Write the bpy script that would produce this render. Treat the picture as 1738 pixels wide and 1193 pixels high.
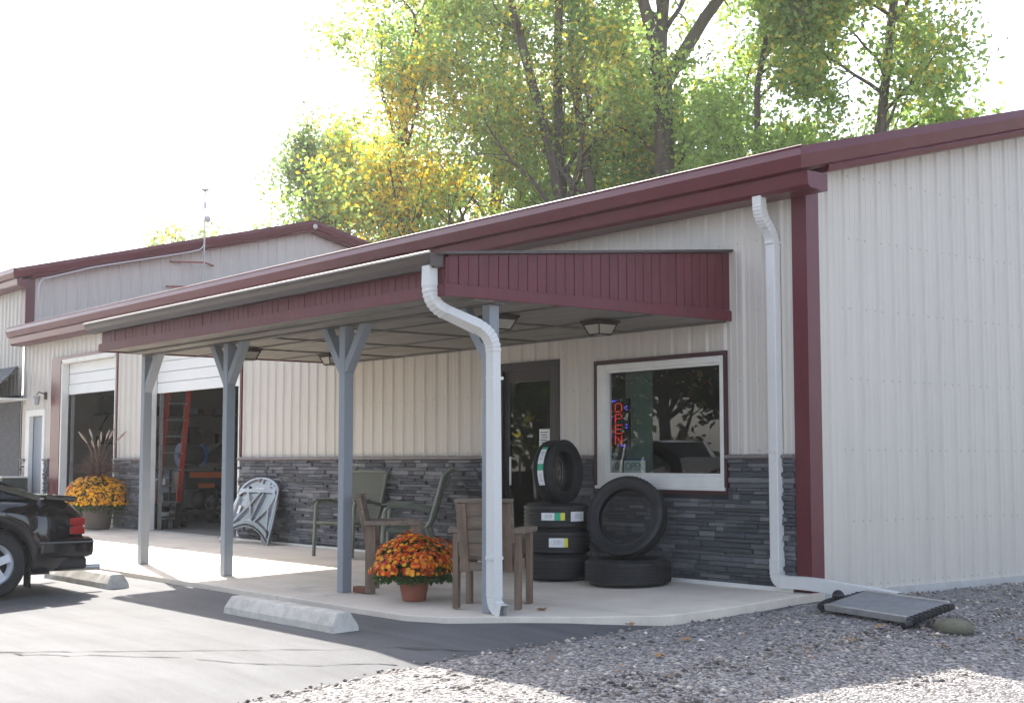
import bpy, math, random
import numpy as np
from mathutils import Vector, Matrix
PI = math.pi
for o in list(bpy.data.objects): bpy.data.objects.remove(o)
scene = bpy.context.scene
col = scene.collection

# ------------------------------------------------------------------ camera
def set_camera():
    f, yaw, pit = 2355.4, math.radians(51.997), math.radians(4.571)
    w = Vector((-math.sin(yaw)*math.cos(pit), math.cos(yaw)*math.cos(pit), math.sin(pit)))
    r = Vector((math.cos(yaw), math.sin(yaw), 0)); u = r.cross(w)
    cd = bpy.data.cameras.new('camera'); cd.lens = 36*f/1738; cd.sensor_width = 36; cd.sensor_fit = 'HORIZONTAL'
    cd.clip_start = .1; cd.clip_end = 2000
    c = bpy.data.objects.new('camera', cd); col.objects.link(c)
    M = Matrix.Identity(4)
    for i in range(3): M[i][0] = r[i]; M[i][1] = u[i]; M[i][2] = -w[i]
    M[0][3], M[1][3], M[2][3] = 7.882, -9.2516, 1.0894
    c.matrix_world = M; scene.camera = c
set_camera()
# ------------------------------------------------------------------ light
TRAVEL = Vector((1.03, -.275, -1.0)).normalized()
ELEV = math.asin(-TRAVEL.z); AZ = math.atan2(-TRAVEL.x, -TRAVEL.y)
wd = bpy.data.worlds.new('World'); scene.world = wd; wd.use_nodes = True
wn = wd.node_tree; wn.nodes.clear()
sky = wn.nodes.new('ShaderNodeTexSky'); sky.sky_type = 'NISHITA'; sky.sun_disc = False
sky.sun_elevation = ELEV; sky.sun_rotation = AZ; sky.air_density = .75; sky.dust_density = 2.2; sky.ozone_density = .6
bg = wn.nodes.new('ShaderNodeBackground'); bg.inputs[1].default_value = .14
wo = wn.nodes.new('ShaderNodeOutputWorld')
hsv = wn.nodes.new('ShaderNodeHueSaturation'); hsv.inputs['Saturation'].default_value = .68   # hazy, washed-out sky
wn.links.new(sky.outputs[0], hsv.inputs['Color']); wn.links.new(hsv.outputs[0], bg.inputs[0]); wn.links.new(bg.outputs[0], wo.inputs[0])
sd = bpy.data.lights.new('sun', 'SUN'); sd.energy = 3.6; sd.angle = math.radians(.53); sd.color = (1, .95, .87)
so = bpy.data.objects.new('sun', sd); col.objects.link(so)
so.rotation_euler = TRAVEL.to_track_quat('-Z', 'Y').to_euler(); so.location = (-20, 6, 25)
scene.view_settings.view_transform = 'Standard'; scene.view_settings.look = 'None'
scene.view_settings.gamma = 1; scene.view_settings.use_curve_mapping = False
scene.view_settings.exposure = 1.74
scene.render.engine = 'CYCLES'
scene.cycles.max_bounces = 8; scene.cycles.transparent_max_bounces = 12

# ------------------------------------------------------------------ materials
MATS = {}
def mat(name, color, rough=.6, metal=0., var=.12, scale=6., bump=0., bscale=60., coat=0., stretch=(1,1,1), spec=.5, dirt=None, dscale=1.5):
    if name in MATS: return MATS[name]
    m = bpy.data.materials.new(name); m.use_nodes = True; nt = m.node_tree; N = nt.nodes; L = nt.links
    b = N['Principled BSDF']
    b.inputs['Roughness'].default_value = rough; b.inputs['Metallic'].default_value = metal
    b.inputs['Specular IOR Level'].default_value = spec
    if coat: b.inputs['Coat Weight'].default_value = coat; b.inputs['Coat Roughness'].default_value = .03
    tc = N.new('ShaderNodeTexCoord'); mp = N.new('ShaderNodeMapping'); mp.inputs['Scale'].default_value = stretch
    L.new(tc.outputs['Object'], mp.inputs[0])
    no = N.new('ShaderNodeTexNoise'); no.inputs['Scale'].default_value = scale; no.inputs['Detail'].default_value = 6; no.inputs['Roughness'].default_value = .6
    L.new(mp.outputs[0], no.inputs['Vector'])
    cr = N.new('ShaderNodeValToRGB')
    cr.color_ramp.elements[0].position = .3; cr.color_ramp.elements[1].position = .7
    c = Vector(color[:3])
    cr.color_ramp.elements[0].color = (*(c*(1-var)), 1); cr.color_ramp.elements[1].color = (*[min(1, v*(1+var)) for v in c], 1)
    L.new(no.outputs['Fac'], cr.inputs[0]); out = cr.outputs[0]
    if dirt:
        n2 = N.new('ShaderNodeTexNoise'); n2.inputs['Scale'].default_value = dscale; n2.inputs['Detail'].default_value = 8; n2.inputs['Roughness'].default_value = .7
        L.new(mp.outputs[0], n2.inputs['Vector'])
        r2 = N.new('ShaderNodeMapRange'); r2.inputs[1].default_value = .52; r2.inputs[2].default_value = .75; r2.inputs[4].default_value = dirt[3]
        L.new(n2.outputs['Fac'], r2.inputs[0])
        mx = N.new('ShaderNodeMix'); mx.data_type = 'RGBA'; L.new(r2.outputs[0], mx.inputs[0]); L.new(out, mx.inputs[6]); mx.inputs[7].default_value = (*dirt[:3], 1)
        out = mx.outputs[2]
    L.new(out, b.inputs['Base Color'])
    if bump:
        n3 = N.new('ShaderNodeTexNoise'); n3.inputs['Scale'].default_value = bscale; n3.inputs['Detail'].default_value = 5
        L.new(mp.outputs[0], n3.inputs['Vector'])
        bp = N.new('ShaderNodeBump'); bp.inputs['Strength'].default_value = bump; bp.inputs['Distance'].default_value = .01
        L.new(n3.outputs['Fac'], bp.inputs['Height']); L.new(bp.outputs[0], b.inputs['Normal'])
    MATS[name] = m; return m
def emis(name, color, s):
    m = bpy.data.materials.new(name); m.use_nodes = True; b = m.node_tree.nodes['Principled BSDF']
    b.inputs['Base Color'].default_value = (*color, 1); b.inputs['Emission Color'].default_value = (*color, 1); b.inputs['Emission Strength'].default_value = s
    return m
def glassmat(name, tint=(.75,.8,.78), ior=1.5):
    m = bpy.data.materials.new(name); m.use_nodes = True; N = m.node_tree.nodes; L = m.node_tree.links; N.clear()
    t = N.new('ShaderNodeBsdfTransparent'); t.inputs[0].default_value = (*tint, 1)
    g = N.new('ShaderNodeBsdfGlossy'); g.inputs['Roughness'].default_value = .005; g.inputs[0].default_value = (1,1,1,1)
    fr = N.new('ShaderNodeFresnel'); fr.inputs[0].default_value = ior
    mx = N.new('ShaderNodeMixShader'); o = N.new('ShaderNodeOutputMaterial')
    ge = N.new('ShaderNodeNewGeometry'); iv = N.new('ShaderNodeMath'); iv.operation = 'SUBTRACT'; iv.inputs[0].default_value = 1
    mu = N.new('ShaderNodeMath'); mu.operation = 'MULTIPLY'
    L.new(ge.outputs['Backfacing'], iv.inputs[1]); L.new(fr.outputs[0], mu.inputs[0]); L.new(iv.outputs[0], mu.inputs[1])
    L.new(mu.outputs[0], mx.inputs[0]); L.new(t.outputs[0], mx.inputs[1]); L.new(g.outputs[0], mx.inputs[2]); L.new(mx.outputs[0], o.inputs[0])
    return m
def leafmat(name, trans=.45, rough=.5):
    m = bpy.data.materials.new(name); m.use_nodes = True; N = m.node_tree.nodes; L = m.node_tree.links; N.clear()
    a = N.new('ShaderNodeAttribute'); a.attribute_name = 'col'
    p = N.new('ShaderNodeBsdfPrincipled'); p.inputs['Roughness'].default_value = rough; p.inputs['Specular IOR Level'].default_value = .3
    t = N.new('ShaderNodeBsdfTranslucent')
    hs = N.new('ShaderNodeHueSaturation'); hs.inputs['Value'].default_value = 2.1; hs.inputs['Saturation'].default_value = 1.15
    mx = N.new('ShaderNodeMixShader'); mx.inputs[0].default_value = trans; o = N.new('ShaderNodeOutputMaterial')
    L.new(a.outputs['Color'], p.inputs['Base Color']); L.new(a.outputs['Color'], hs.inputs['Color']); L.new(hs.outputs[0], t.inputs[0])
    L.new(p.outputs[0], mx.inputs[1]); L.new(t.outputs[0], mx.inputs[2]); L.new(mx.outputs[0], o.inputs[0])
    return m
SIDING = mat('siding_paint', (.60,.553,.49), .42, 0, .035, 3, stretch=(2,2,.25), dirt=(.45,.42,.37,.38), dscale=1.2)
MAROON = mat('maroon_paint', (.118,.020,.030), .34, 0, .10, 5)
MAROONW = mat('maroon_wood_paint', (.112,.013,.024), .5, 0, .16, 9, bump=.25, bscale=40, stretch=(1,1,.3), dirt=(.3,.2,.2,.10), dscale=7)
BROWNGUT = mat('brown_gutter', (.065,.046,.042), .35, 0, .1, 4)
WHITE = mat('white_trim', (.74,.73,.69), .45, 0, .05, 5, dirt=(.5,.47,.4,.3), dscale=3)
DOORWHITE = mat('white_panel', (.8,.8,.78), .5, 0, .03, 2)
SPOUT = mat('white_downspout', (.68,.675,.65), .38, 0, .05, 4, dirt=(.42,.41,.36,.35), dscale=4)
POST = mat('blue_grey_paint', (.25,.275,.30), .5, 0, .08, 8, bump=.3, bscale=30, stretch=(1,1,.1), dirt=(.2,.22,.24,.5), dscale=5)
SOFFIT = mat('weathered_plywood', (.23,.215,.19), .8, 0, .25, 4, bump=.3, bscale=30, stretch=(.4,3,1), dirt=(.10,.09,.08,.6), dscale=3)
DKTRIM = mat('dark_batten', (.12,.11,.10), .7, 0, .2, 8)
CONC = mat('porch_concrete', (.58,.515,.43), .8, 0, .10, 1.6, bump=.15, bscale=120, dirt=(.42,.33,.26,.45), dscale=.7)
STOPC = mat('precast_concrete', (.56,.53,.47), .85, 0, .15, 9, bump=.7, bscale=90, dirt=(.28,.26,.23,.7), dscale=6)
FOUND = mat('foundation_grey', (.5,.49,.47), .7, 0, .12, 6)
ROOF = mat('roof_sheet', (.13,.028,.035), .4, 0, .08, 3)
BLACKM = mat('black_metal', (.02,.02,.022), .4, .3, .2, 10)
DARK = mat('dark_rubber', (.016,.016,.017), .75, 0, .3, 20, bump=.2)
TYRE = mat('tyre_rubber', (.015,.015,.016), .62, 0, .25, 14, bump=.25, bscale=80, dirt=(.05,.048,.045,.5), dscale=5)
WOOD = mat('weathered_wood', (.19,.13,.09), .8, 0, .35, 5, bump=.6, bscale=25, stretch=(3,3,.5), dirt=(.22,.2,.18,.6), dscale=4)
WOODH = mat('weathered_wood_flat', (.20,.15,.11), .8, 0, .35, 5, bump=.6, bscale=25, stretch=(.6,4,4), dirt=(.23,.21,.19,.6), dscale=4)
GREENM = mat('sage_metal', (.15,.17,.13), .45, .2, .12, 8)
SLING = mat('sage_mesh_fabric', (.15,.155,.125), .85, 0, .25, 160, bump=.4, bscale=300)
SILVER = mat('bare_silver_metal', (.33,.35,.385), .24, .92, .10, 7, dirt=(.3,.24,.18,.35), dscale=4)
STEEL = mat('galvanised', (.5,.5,.5), .4, .8, .15, 10)
TERRA = mat('terracotta_plastic', (.27,.085,.05), .55, 0, .1, 6)
POTBR = mat('taupe_pot', (.13,.105,.09), .6, 0, .1, 6)
BLACKP = mat('black_car_paint', (.006,.006,.008), .12, 0, .05, 3, coat=1)
SILVERP = mat('silver_car_paint', (.36,.38,.40), .25, .6, .04, 3, coat=.8)
WHITEP = mat('white_car_paint', (.7,.7,.7), .25, 0, .03, 3, coat=.8)
CARGLASS = mat('car_glass', (.012,.014,.016), .04, 0, .05, 3)
REDL = mat('red_lens', (.35,.012,.015), .15, 0, .1, 20, coat=.6)
RUBTRIM = mat('car_trim', (.02,.02,.022), .5, 0, .1, 9)
INTW = mat('shop_wall_paint', (.27,.25,.21), .8, 0, .08, 2)
OFFW = mat('office_wall', (.16,.15,.13), .8, 0, .08, 2)
INTF = mat('shop_floor', (.24,.23,.21), .7, 0, .15, 2)
GREYDOOR = mat('grey_door', (.30,.33,.38), .5, 0, .05, 4)
DOORDK = mat('dark_door_frame', (.014,.009,.009), .4, 0, .1, 5)
RED = mat('red_ladder', (.42,.03,.02), .5, 0, .1, 6)
ORANGE = mat('orange_paint', (.50,.10,.02), .45, 0, .1, 6)
BLUE = mat('blue_reel', (.02,.08,.28), .45, 0, .1, 6)
PAPER = mat('paper_white', (.75,.75,.73), .7, 0, .05, 30)
GREENST = mat('sticker_green', (.03,.38,.20), .5, 0, .05, 20)
YELST = mat('sticker_yellow', (.75,.65,.06), .5, 0, .05, 20)
INK = mat('ink', (.04,.04,.045), .6, 0, .05, 20)
CURT = mat('pale_green_curtain', (.20,.25,.21), .8, 0, .1, 6)
BRONZE = mat('bronze', (.045,.032,.025), .45, .5, .2, 9)
FROST = mat('frosted_glass', (.34,.32,.27), .3, 0, .08, 12)
BRICKM = mat('brick_red', (.2,.085,.05), .85, 0, .2, 20, bump=.5)
BARK = mat('bark', (.13,.105,.085), .9, 0, .35, 5, bump=.8, bscale=14, stretch=(1,1,.25))
SHING = mat('grey_shingle', (.16,.17,.18), .9, 0, .25, 12, bump=.5)
ACGREEN = mat('dark_green_unit', (.03,.045,.04), .5, 0, .15, 6)
PALE = mat('pale_plastic', (.6,.61,.6), .4, 0, .05, 5)
GLASS = glassmat('window_glass', ior=1.7)
STONES = [mat('ledge_stone_%s' % n, c, .8, 0, .28, 9, bump=.7, bscale=35, stretch=(.6,1,2.5)) for n, c in
          (('slate', (.135,.138,.152)), ('charcoal', (.085,.088,.098)), ('ash', (.20,.20,.207)))]
LEAF = leafmat('tree_leaf'); PETAL = leafmat('petal', .2, .6)
LEDR = emis('led_red', (1,.05,.03), .55); LEDB = emis('led_blue', (.08,.06,1), .8); BULB = emis('mini_bulb', (1,.75,.5), .6)
TUBE = emis('fluorescent_tube', (.95,1,.95), 1.6)

# ------------------------------------------------------------------ mesh helpers
class MB:
    def __init__(s): s.v = []; s.f = []
    def add(s, V, F):
        n = len(s.v); s.v += [tuple(x) for x in V]; s.f += [tuple(i+n for i in f) for f in F]; return s
    def box(s, x0, x1, y0, y1, z0, z1):
        V = [(x,y,z) for z in (z0,z1) for y in (y0,y1) for x in (x0,x1)]
        return s.add(V, [(0,2,3,1),(4,5,7,6),(0,1,5,4),(2,6,7,3),(0,4,6,2),(1,3,7,5)])
    def beam(s, a, b, w, h, up=(0,0,1)):
        a = Vector(a); b = Vector(b); t = (b-a).normalized(); up = Vector(up)
        if abs(t.dot(up)) > .99: up = Vector((1,0,0))
        sd = t.cross(up).normalized(); u = sd.cross(t)
        V = [p + sd*i*w/2 + u*j*h/2 for p in (a,b) for j in (-1,1) for i in (-1,1)]
        return s.add(V, [(0,1,3,2),(4,6,7,5),(0,4,5,1),(2,3,7,6),(0,2,6,4),(1,5,7,3)])
    def tube(s, path, r, n=8, cap=True):
        P = [Vector(p) for p in path]; R = r if hasattr(r, '__len__') else [r]*len(P)
        V = []; F = []; prev = None
        for i, p in enumerate(P):
            t = (P[min(i+1,len(P)-1)] - P[max(i-1,0)]).normalized()
            if prev is None:
                a = Vector((0,0,1)) if abs(t.z) < .9 else Vector((1,0,0)); sd = t.cross(a).normalized()
            else: sd = (prev - t*prev.dot(t)).normalized()
            prev = sd; u = t.cross(sd)
            for k in range(n):
                an = 2*PI*k/n; V.append(p + (sd*math.cos(an)+u*math.sin(an))*R[i])
        for i in range(len(P)-1):
            for k in range(n): F.append((i*n+k, i*n+(k+1)%n, (i+1)*n+(k+1)%n, (i+1)*n+k))
        if cap: F.append(tuple(range(n))[::-1]); F.append(tuple((len(P)-1)*n+k for k in range(n)))
        return s.add(V, F)
    def sweep(s, prof, path, out, up=(0,0,1), closed=True, cap=True):
        out = Vector(out); up = Vector(up); n = len(prof); V = []; F = []
        for p in path:
            for o, u in prof: V.append(Vector(p)+out*o+up*u)
        for i in range(len(path)-1):
            for k in range(n if closed else n-1): F.append((i*n+k, i*n+(k+1)%n, (i+1)*n+(k+1)%n, (i+1)*n+k))
        if cap and closed: F.append(tuple(range(n))[::-1]); F.append(tuple((len(path)-1)*n+k for k in range(n)))
        return s.add(V, F)
    def prism(s, poly, d):                       # 3-D polygon pushed along d
        n = len(poly); d = Vector(d); V = [Vector(p) for p in poly]; V += [p+d for p in V]
        F = [tuple(range(n))[::-1], tuple(range(n,2*n))] + [(k,(k+1)%n,n+(k+1)%n,n+k) for k in range(n)]
        return s.add(V, F)
    def lathe(s, prof, n=32, axis='z', c=(0,0,0), closed=False):
        V = []; F = []; m = len(prof); c = Vector(c)
        for k in range(n):
            a = 2*PI*k/n
            for r, h in prof:
                x, y = r*math.cos(a), r*math.sin(a)
                V.append(c + (Vector((x,y,h)) if axis == 'z' else Vector((h,x,y)) if axis == 'x' else Vector((x,h,y))))
        for k in range(n):
            q = (k+1)%n
            for i in range(m if closed else m-1):
                j = (i+1)%m; F.append((k*m+i, q*m+i, q*m+j, k*m+j))
        return s.add(V, F)
    def sphere(s, c, r, n=10, sc=(1,1,1)):
        prof = [(max(1e-4, math.sin(PI*i/n))*r, -math.cos(PI*i/n)*r) for i in range(n+1)]
        k = len(s.v); s.lathe(prof, n+4)
        for i in range(k, len(s.v)): v = s.v[i]; s.v[i] = (c[0]+v[0]*sc[0], c[1]+v[1]*sc[1], c[2]+v[2]*sc[2])
        return s
    def build(s, name, m, parent=None, smooth=False, bev=0, world=True, label=None, kind=None):
        me = bpy.data.meshes.new(name)
        off = Vector((0,0,0))
        if parent is not None and world:
            r = parent
            while r.parent: r = r.parent
            off = r.location
        me.from_pydata([Vector(v)-off for v in s.v], [], s.f); me.update()
        if isinstance(m, (list, tuple)):
            for x in m: me.materials.append(x)
        else: me.materials.append(m)
        if smooth:
            me.polygons.foreach_set('use_smooth', [True]*len(me.polygons))
            try: me.set_sharp_from_angle(angle=math.radians(35))
            except Exception: pass
        o = bpy.data.objects.new(name, me); col.objects.link(o)
        if parent is not None: o.parent = parent
        if bev:
            b = o.modifiers.new('bevel', 'BEVEL'); b.width = bev; b.segments = 2; b.limit_method = 'ANGLE'; b.angle_limit = math.radians(40)
        if label: o['label'] = label
        if kind: o['kind'] = kind
        return o
def thing(name, label, cat, loc=(0,0,0), rz=0, group=None):
    o = bpy.data.objects.new(name, None); col.objects.link(o); o.empty_display_size = .2
    o.location = loc; o.rotation_euler = (0,0,rz); o['label'] = label; o['category'] = cat
    if group: o['group'] = group
    return o
def tag(o, label, cat, group=None):
    o['label'] = label; o['category'] = cat
    if group: o['group'] = group
    return o
def bx(name, m, parent, *a, **k): return MB().box(*a).build(name, m, parent, **k)
def fillet(pts, r, n=6):
    P = [Vector(p) for p in pts]; out = [P[0]]
    for i in range(1, len(P)-1):
        a = (P[i-1]-P[i]); b = (P[i+1]-P[i]); d = min(r, a.length*.49, b.length*.49)
        p0 = P[i]+a.normalized()*d; p2 = P[i]+b.normalized()*d
        for k in range(n+1):
            t = k/n; out.append(p0*(1-t)**2 + P[i]*2*t*(1-t) + p2*t*t)
    out.append(P[-1]); return out
def recttube(mb, path, w, d, side, elbow=None):
    P = [Vector(p) for p in path]; sd = Vector(side).normalized(); V = []; F = []
    for i, p in enumerate(P):
        t = (P[min(i+1,len(P)-1)]-P[max(i-1,0)]).normalized(); u = sd.cross(t).normalized(); s2 = t.cross(u)
        k = 1.0
        if 0 < i < len(P)-1:
            tt = (P[i+1]-P[i]).normalized(); t0 = (P[i]-P[i-1]).normalized()
            if tt.dot(t0) < .9995: k = 1.06 if i % 2 else .95
        for a, b in ((-1,-1),(1,-1),(1,1),(-1,1)): V.append(p + s2*a*w/2*k + u*b*d/2*k)
    for i in range(len(P)-1):
        for k in range(4): F.append((i*4+k, i*4+(k+1)%4, i*4+4+(k+1)%4, i*4+4+k))
    F.append((3,2,1,0)); return mb.add(V, F)
def text_mesh(name, s, size, m, parent, M, ext=.001):
    cu = bpy.data.curves.new(name, 'FONT'); cu.body = s; cu.size = size; cu.extrude = ext; cu.align_x = 'CENTER'; cu.align_y = 'CENTER'
    t = bpy.data.objects.new(name, cu); col.objects.link(t); bpy.context.view_layer.update()
    me = bpy.data.meshes.new_from_object(t); bpy.data.objects.remove(t); me.name = name
    me.materials.clear(); me.materials.append(m)
    o = bpy.data.objects.new(name, me); col.objects.link(o); o.parent = parent; o.matrix_local = M
    return o
def gz(x, y):                                    # ground height in front of / around the building
    yy = max(-9.5, min(y, 0)); s = min(1, max(0, (x+.4)/.8)); s = s*s*(3-2*s)
    t = min(1, max(0, (x-1.5)/1.7)); t = t*t*(3-2*t)
    return -.03 + .0375*yy - .04*s - .15*t
def sz(y): return .0325*min(y, 0)                # porch slab height

# ------------------------------------------------------------------ ground, asphalt, gravel, slab
def sheet(name, xs, ys, zf, m, kind='structure'):
    mb = MB(); nx = len(xs); ny = len(ys)
    V = [(x, y, zf(x, y)) for y in ys for x in xs]
    F = [(j*nx+i, j*nx+i+1, (j+1)*nx+i+1, (j+1)*nx+i) for j in range(ny-1) for i in range(nx-1)]
    o = mb.add(V, F).build(name, m, smooth=True); o['kind'] = kind; return o
GRASS = mat('rough_grass', (.07,.075,.035), .95, 0, .4, 1.5, bump=.8, bscale=20, dirt=(.16,.13,.08,.8), dscale=.6)
xs = [-120,-90,-60,-30,-20,-10,-5,-2,-1,-.5,0,.5,1,2,4,8,12,20,40,80,120]
sheet('ground', xs, [-120,-90,-60,-30,-15,-9.5,-5,-2.5,0,3,8,15,40,80,120], lambda x, y: gz(x, y)-.07, GRASS)
def asphalt_material():
    m = mat('sealed_asphalt', (.082,.083,.087), .8, 0, .14, 1.2, bump=.5, bscale=260, dirt=(.13,.127,.12,.55), dscale=.35)
    return m
ASPH = asphalt_material()
def enrich(m, specks, streak, sscale):
    nt = m.node_tree; N = nt.nodes; L = nt.links; b = N['Principled BSDF']; src = b.inputs['Base Color'].links[0].from_socket
    tc = N.new('ShaderNodeTexCoord')
    def layer(src, scale, stretch, lo, hi, amt, detail=3):
        mp = N.new('ShaderNodeMapping'); mp.inputs['Scale'].default_value = stretch; L.new(tc.outputs['Object'], mp.inputs[0])
        no = N.new('ShaderNodeTexNoise'); no.inputs['Scale'].default_value = scale; no.inputs['Detail'].default_value = detail; no.inputs['Roughness'].default_value = .65; L.new(mp.outputs[0], no.inputs['Vector'])
        mr = N.new('ShaderNodeMapRange'); mr.inputs[1].default_value = lo; mr.inputs[2].default_value = hi; mr.inputs[3].default_value = 1-amt; mr.inputs[4].default_value = 1+amt; L.new(no.outputs['Fac'], mr.inputs[0])
        mx = N.new('ShaderNodeVectorMath'); mx.operation = 'SCALE'; L.new(src, mx.inputs[0]); L.new(mr.outputs[0], mx.inputs['Scale']); return mx.outputs[0]
    src = layer(src, 130, (1,1,1), .3, .7, specks, 2)
    src = layer(src, sscale, (.35,3.5,1), .35, .65, streak, 7)
    src = layer(src, .9, (1,1,1), .62, .72, -.22, 6)
    L.new(src, b.inputs['Base Color'])
enrich(ASPH, .22, .14, 1.6); enrich(CONC, .10, .07, 1.1)
ys = [-60,-40,-25,-15,-11,-9.5,-8,-7,-6,-5.5,-5,-4.5,-4,-3.5,-3,-2,-1,0]
sheet('asphalt_lot', [-80,-50,-30,-20,-15,-10,-6,-3,-1,-.5,-.25,0,.25,.5,.8,1.2,1.5], ys, lambda x, y: gz(x, y)-.004 + .05*max(0,min(1,(y+3.6)/.5))*0, ASPH)
# hairline cracks: thin dark sealed strips lying on the asphalt
def gedge(y):                                    # left edge of the gravel
    pts = [(-60,6),(-20,3.2),(-8,1.25),(-5.44,.6),(-4.12,.36),(-3.25,.24),(-2.5,.28),(-1.8,.33),(-.5,.30)]
    for (a, b), (c, d) in zip(pts, pts[1:]):
        if y <= c: return b+(d-b)*(y-a)/(c-a) if y >= a else b
    return pts[-1][1]
rng = random.Random(4)
def crack(pts):
    P = []
    for a, b in zip(pts, pts[1:]):
        n = max(2, int((Vector(b)-Vector(a)).length/.12))
        for i in range(n):
            t = i/n; P.append((a[0]+(b[0]-a[0])*t+rng.uniform(-.03,.03), a[1]+(b[1]-a[1])*t+rng.uniform(-.03,.03)))
    V = []; F = []
    for i, (x, y) in enumerate(P):
        w = rng.uniform(.004,.014)
        V += [(x, y-w, gz(x,y)+.001), (x, y+w, gz(x,y)+.001)]
    F = [(2*i, 2*i+2, 2*i+3, 2*i+1) for i in range(len(P)-1)]
    o = MB().add(V, F).build('asphalt_crack', MATS['crack_tar']); o['kind'] = 'structure'
mat('crack_tar', (.03,.03,.032), .9, 0, .2, 9)
crack([(-2.9,-6.6),(-1.6,-5.3),(-.6,-4.35),(-.1,-3.7),(.05,-3.4)]); crack([(-.9,-5.1),(-.3,-4.9),(.25,-4.1)]); crack([(-3.6,-6.5),(-2.2,-6.0),(-.9,-5.1)]); crack([(-.2,-3.9),(.3,-3.3)])
# gravel base sheet
gys = [-60,-30,-15,-11,-9.5] + [-9+.25*i for i in range(57)] + [6,8,12,20]
V = []; F = []; NXG = 26
for y in gys:
    e = gedge(y) + rng.uniform(-.06,.06)
    for i in range(NXG):
        t = i/(NXG-1); x = e + (40-e)*t**2.2; V.append((x, y, gz(x, y) + (rng.uniform(0,.012) if -9 < y and 0 < i < 16 else 0) + (.002 if i else -.012)))
for j in range(len(gys)-1):
    for i in range(NXG-1): F.append((j*NXG+i, j*NXG+i+1, (j+1)*NXG+i+1, (j+1)*NXG+i))
def gravel_material():
    m = bpy.data.materials.new('gravel'); m.use_nodes = True; N = m.node_tree.nodes; L = m.node_tree.links; b = N['Principled BSDF']; b.inputs['Roughness'].default_value = .9
    tc = N.new('ShaderNodeTexCoord'); vo = N.new('ShaderNodeTexVoronoi'); vo.inputs['Scale'].default_value = 55; L.new(tc.outputs['Object'], vo.inputs['Vector'])
    cr = N.new('ShaderNodeValToRGB'); e = cr.color_ramp.elements; e[0].color = (.06,.057,.058,1); e[1].color = (.50,.47,.44,1)
    for p, c in ((.35,(.18,.17,.17,1)),(.7,(.30,.285,.275,1))): q = e.new(p); q.color = c
    sp = N.new('ShaderNodeSeparateColor'); L.new(vo.outputs['Color'], sp.inputs[0]); L.new(sp.outputs[0], cr.inputs[0]); L.new(cr.outputs[0], b.inputs['Base Color'])
    bp = N.new('ShaderNodeBump'); bp.invert = True; bp.inputs['Strength'].default_value = .9; bp.inputs['Distance'].default_value = .02
    L.new(vo.outputs['Distance'], bp.inputs['Height']); L.new(bp.outputs[0], b.inputs['Normal']); return m
GRAVEL = gravel_material()
g = MB().add(V, F).build('gravel_bed', GRAVEL, smooth=True); g['kind'] = 'structure'
# loose stones: one uncountable mass
def pebbles(n, seed):
    R = np.random.default_rng(seed)
    base = np.array([(1,0,0),(-1,0,0),(0,1,0),(0,-1,0),(0,0,1),(0,0,-1)], float)
    tri = np.array([(0,2,4),(2,1,4),(1,3,4),(3,0,4),(2,0,5),(1,2,5),(3,1,5),(0,3,5)])
    pts = []
    while len(pts) < n:
        x = R.uniform(-.5, 7.5); y = R.uniform(-7.2, 4.5)
        d = math.hypot(x-7.88, y+9.25)
        if d < 3.2 or x < gedge(y)-abs(R.normal(0,.06)) or (x < .16 and y > -.05): continue
        if y > -1.9 and x < .3 and y < 0 and x < .28: continue
        if R.uniform() > min(1, 1.3-d*.045): continue
        pts.append((x, y))
    P = np.array(pts); s = R.lognormal(math.log(.0095), .48, n).clip(.004,.023)
    V = base[None]*np.stack([s*R.uniform(.8,1.5,n), s*R.uniform(.8,1.3,n), s*R.uniform(.5,.9,n)], 1)[:,None,:]
    V = V*(1+R.uniform(-.25,.25,(n,6,1)))
    a = R.uniform(0,2*PI,n); c, sn = np.cos(a)[:,None], np.sin(a)[:,None]
    X = V[:,:,0]*c - V[:,:,1]*sn; Y = V[:,:,0]*sn + V[:,:,1]*c
    V = np.stack([X, Y, V[:,:,2]+V[:,:,0]*R.uniform(-.3,.3,(n,1))], 2)
    Z = np.array([gz(x, y) for x, y in pts]) + s*.35
    V = V + np.concatenate([P, Z[:,None]], 1)[:,None,:]
    Fc = (tri[None] + (np.arange(n)*6)[:,None,None]).reshape(-1,3)
    pal = np.array([(.19,.178,.17),(.29,.27,.25),(.42,.39,.36),(.08,.076,.075),(.6,.57,.53),(.32,.25,.20),(.22,.21,.21)])
    ci = R.choice(len(pal), n, p=[.27,.25,.14,.15,.06,.04,.09]); C = pal[ci]*R.uniform(.75,1.25,(n,1))*np.array([1.07,1.0,.92])
    return V.reshape(-1,3), Fc, np.repeat(C, 6, 0)
def numesh(name, V, F, C, m, parent=None, smooth=False):
    me = bpy.data.meshes.new(name); k = F.shape[1]
    me.vertices.add(len(V)); me.vertices.foreach_set('co', np.ascontiguousarray(V, np.float32).ravel())
    me.loops.add(F.size); me.loops.foreach_set('vertex_index', np.ascontiguousarray(F, np.int32).ravel())
    me.polygons.add(len(F)); me.polygons.foreach_set('loop_start', np.arange(0, F.size, k, dtype=np.int32)); me.polygons.foreach_set('loop_total', np.full(len(F), k, np.int32))
    me.update(calc_edges=True); me.validate()
    if C is not None:
        at = me.color_attributes.new('col', 'FLOAT_COLOR', 'POINT'); at.data.foreach_set('color', np.concatenate([C, np.ones((len(C),1))], 1).astype(np.float32).ravel())
    me.materials.append(m); o = bpy.data.objects.new(name, me); col.objects.link(o)
    if parent is not None: o.parent = parent
    return o
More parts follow.
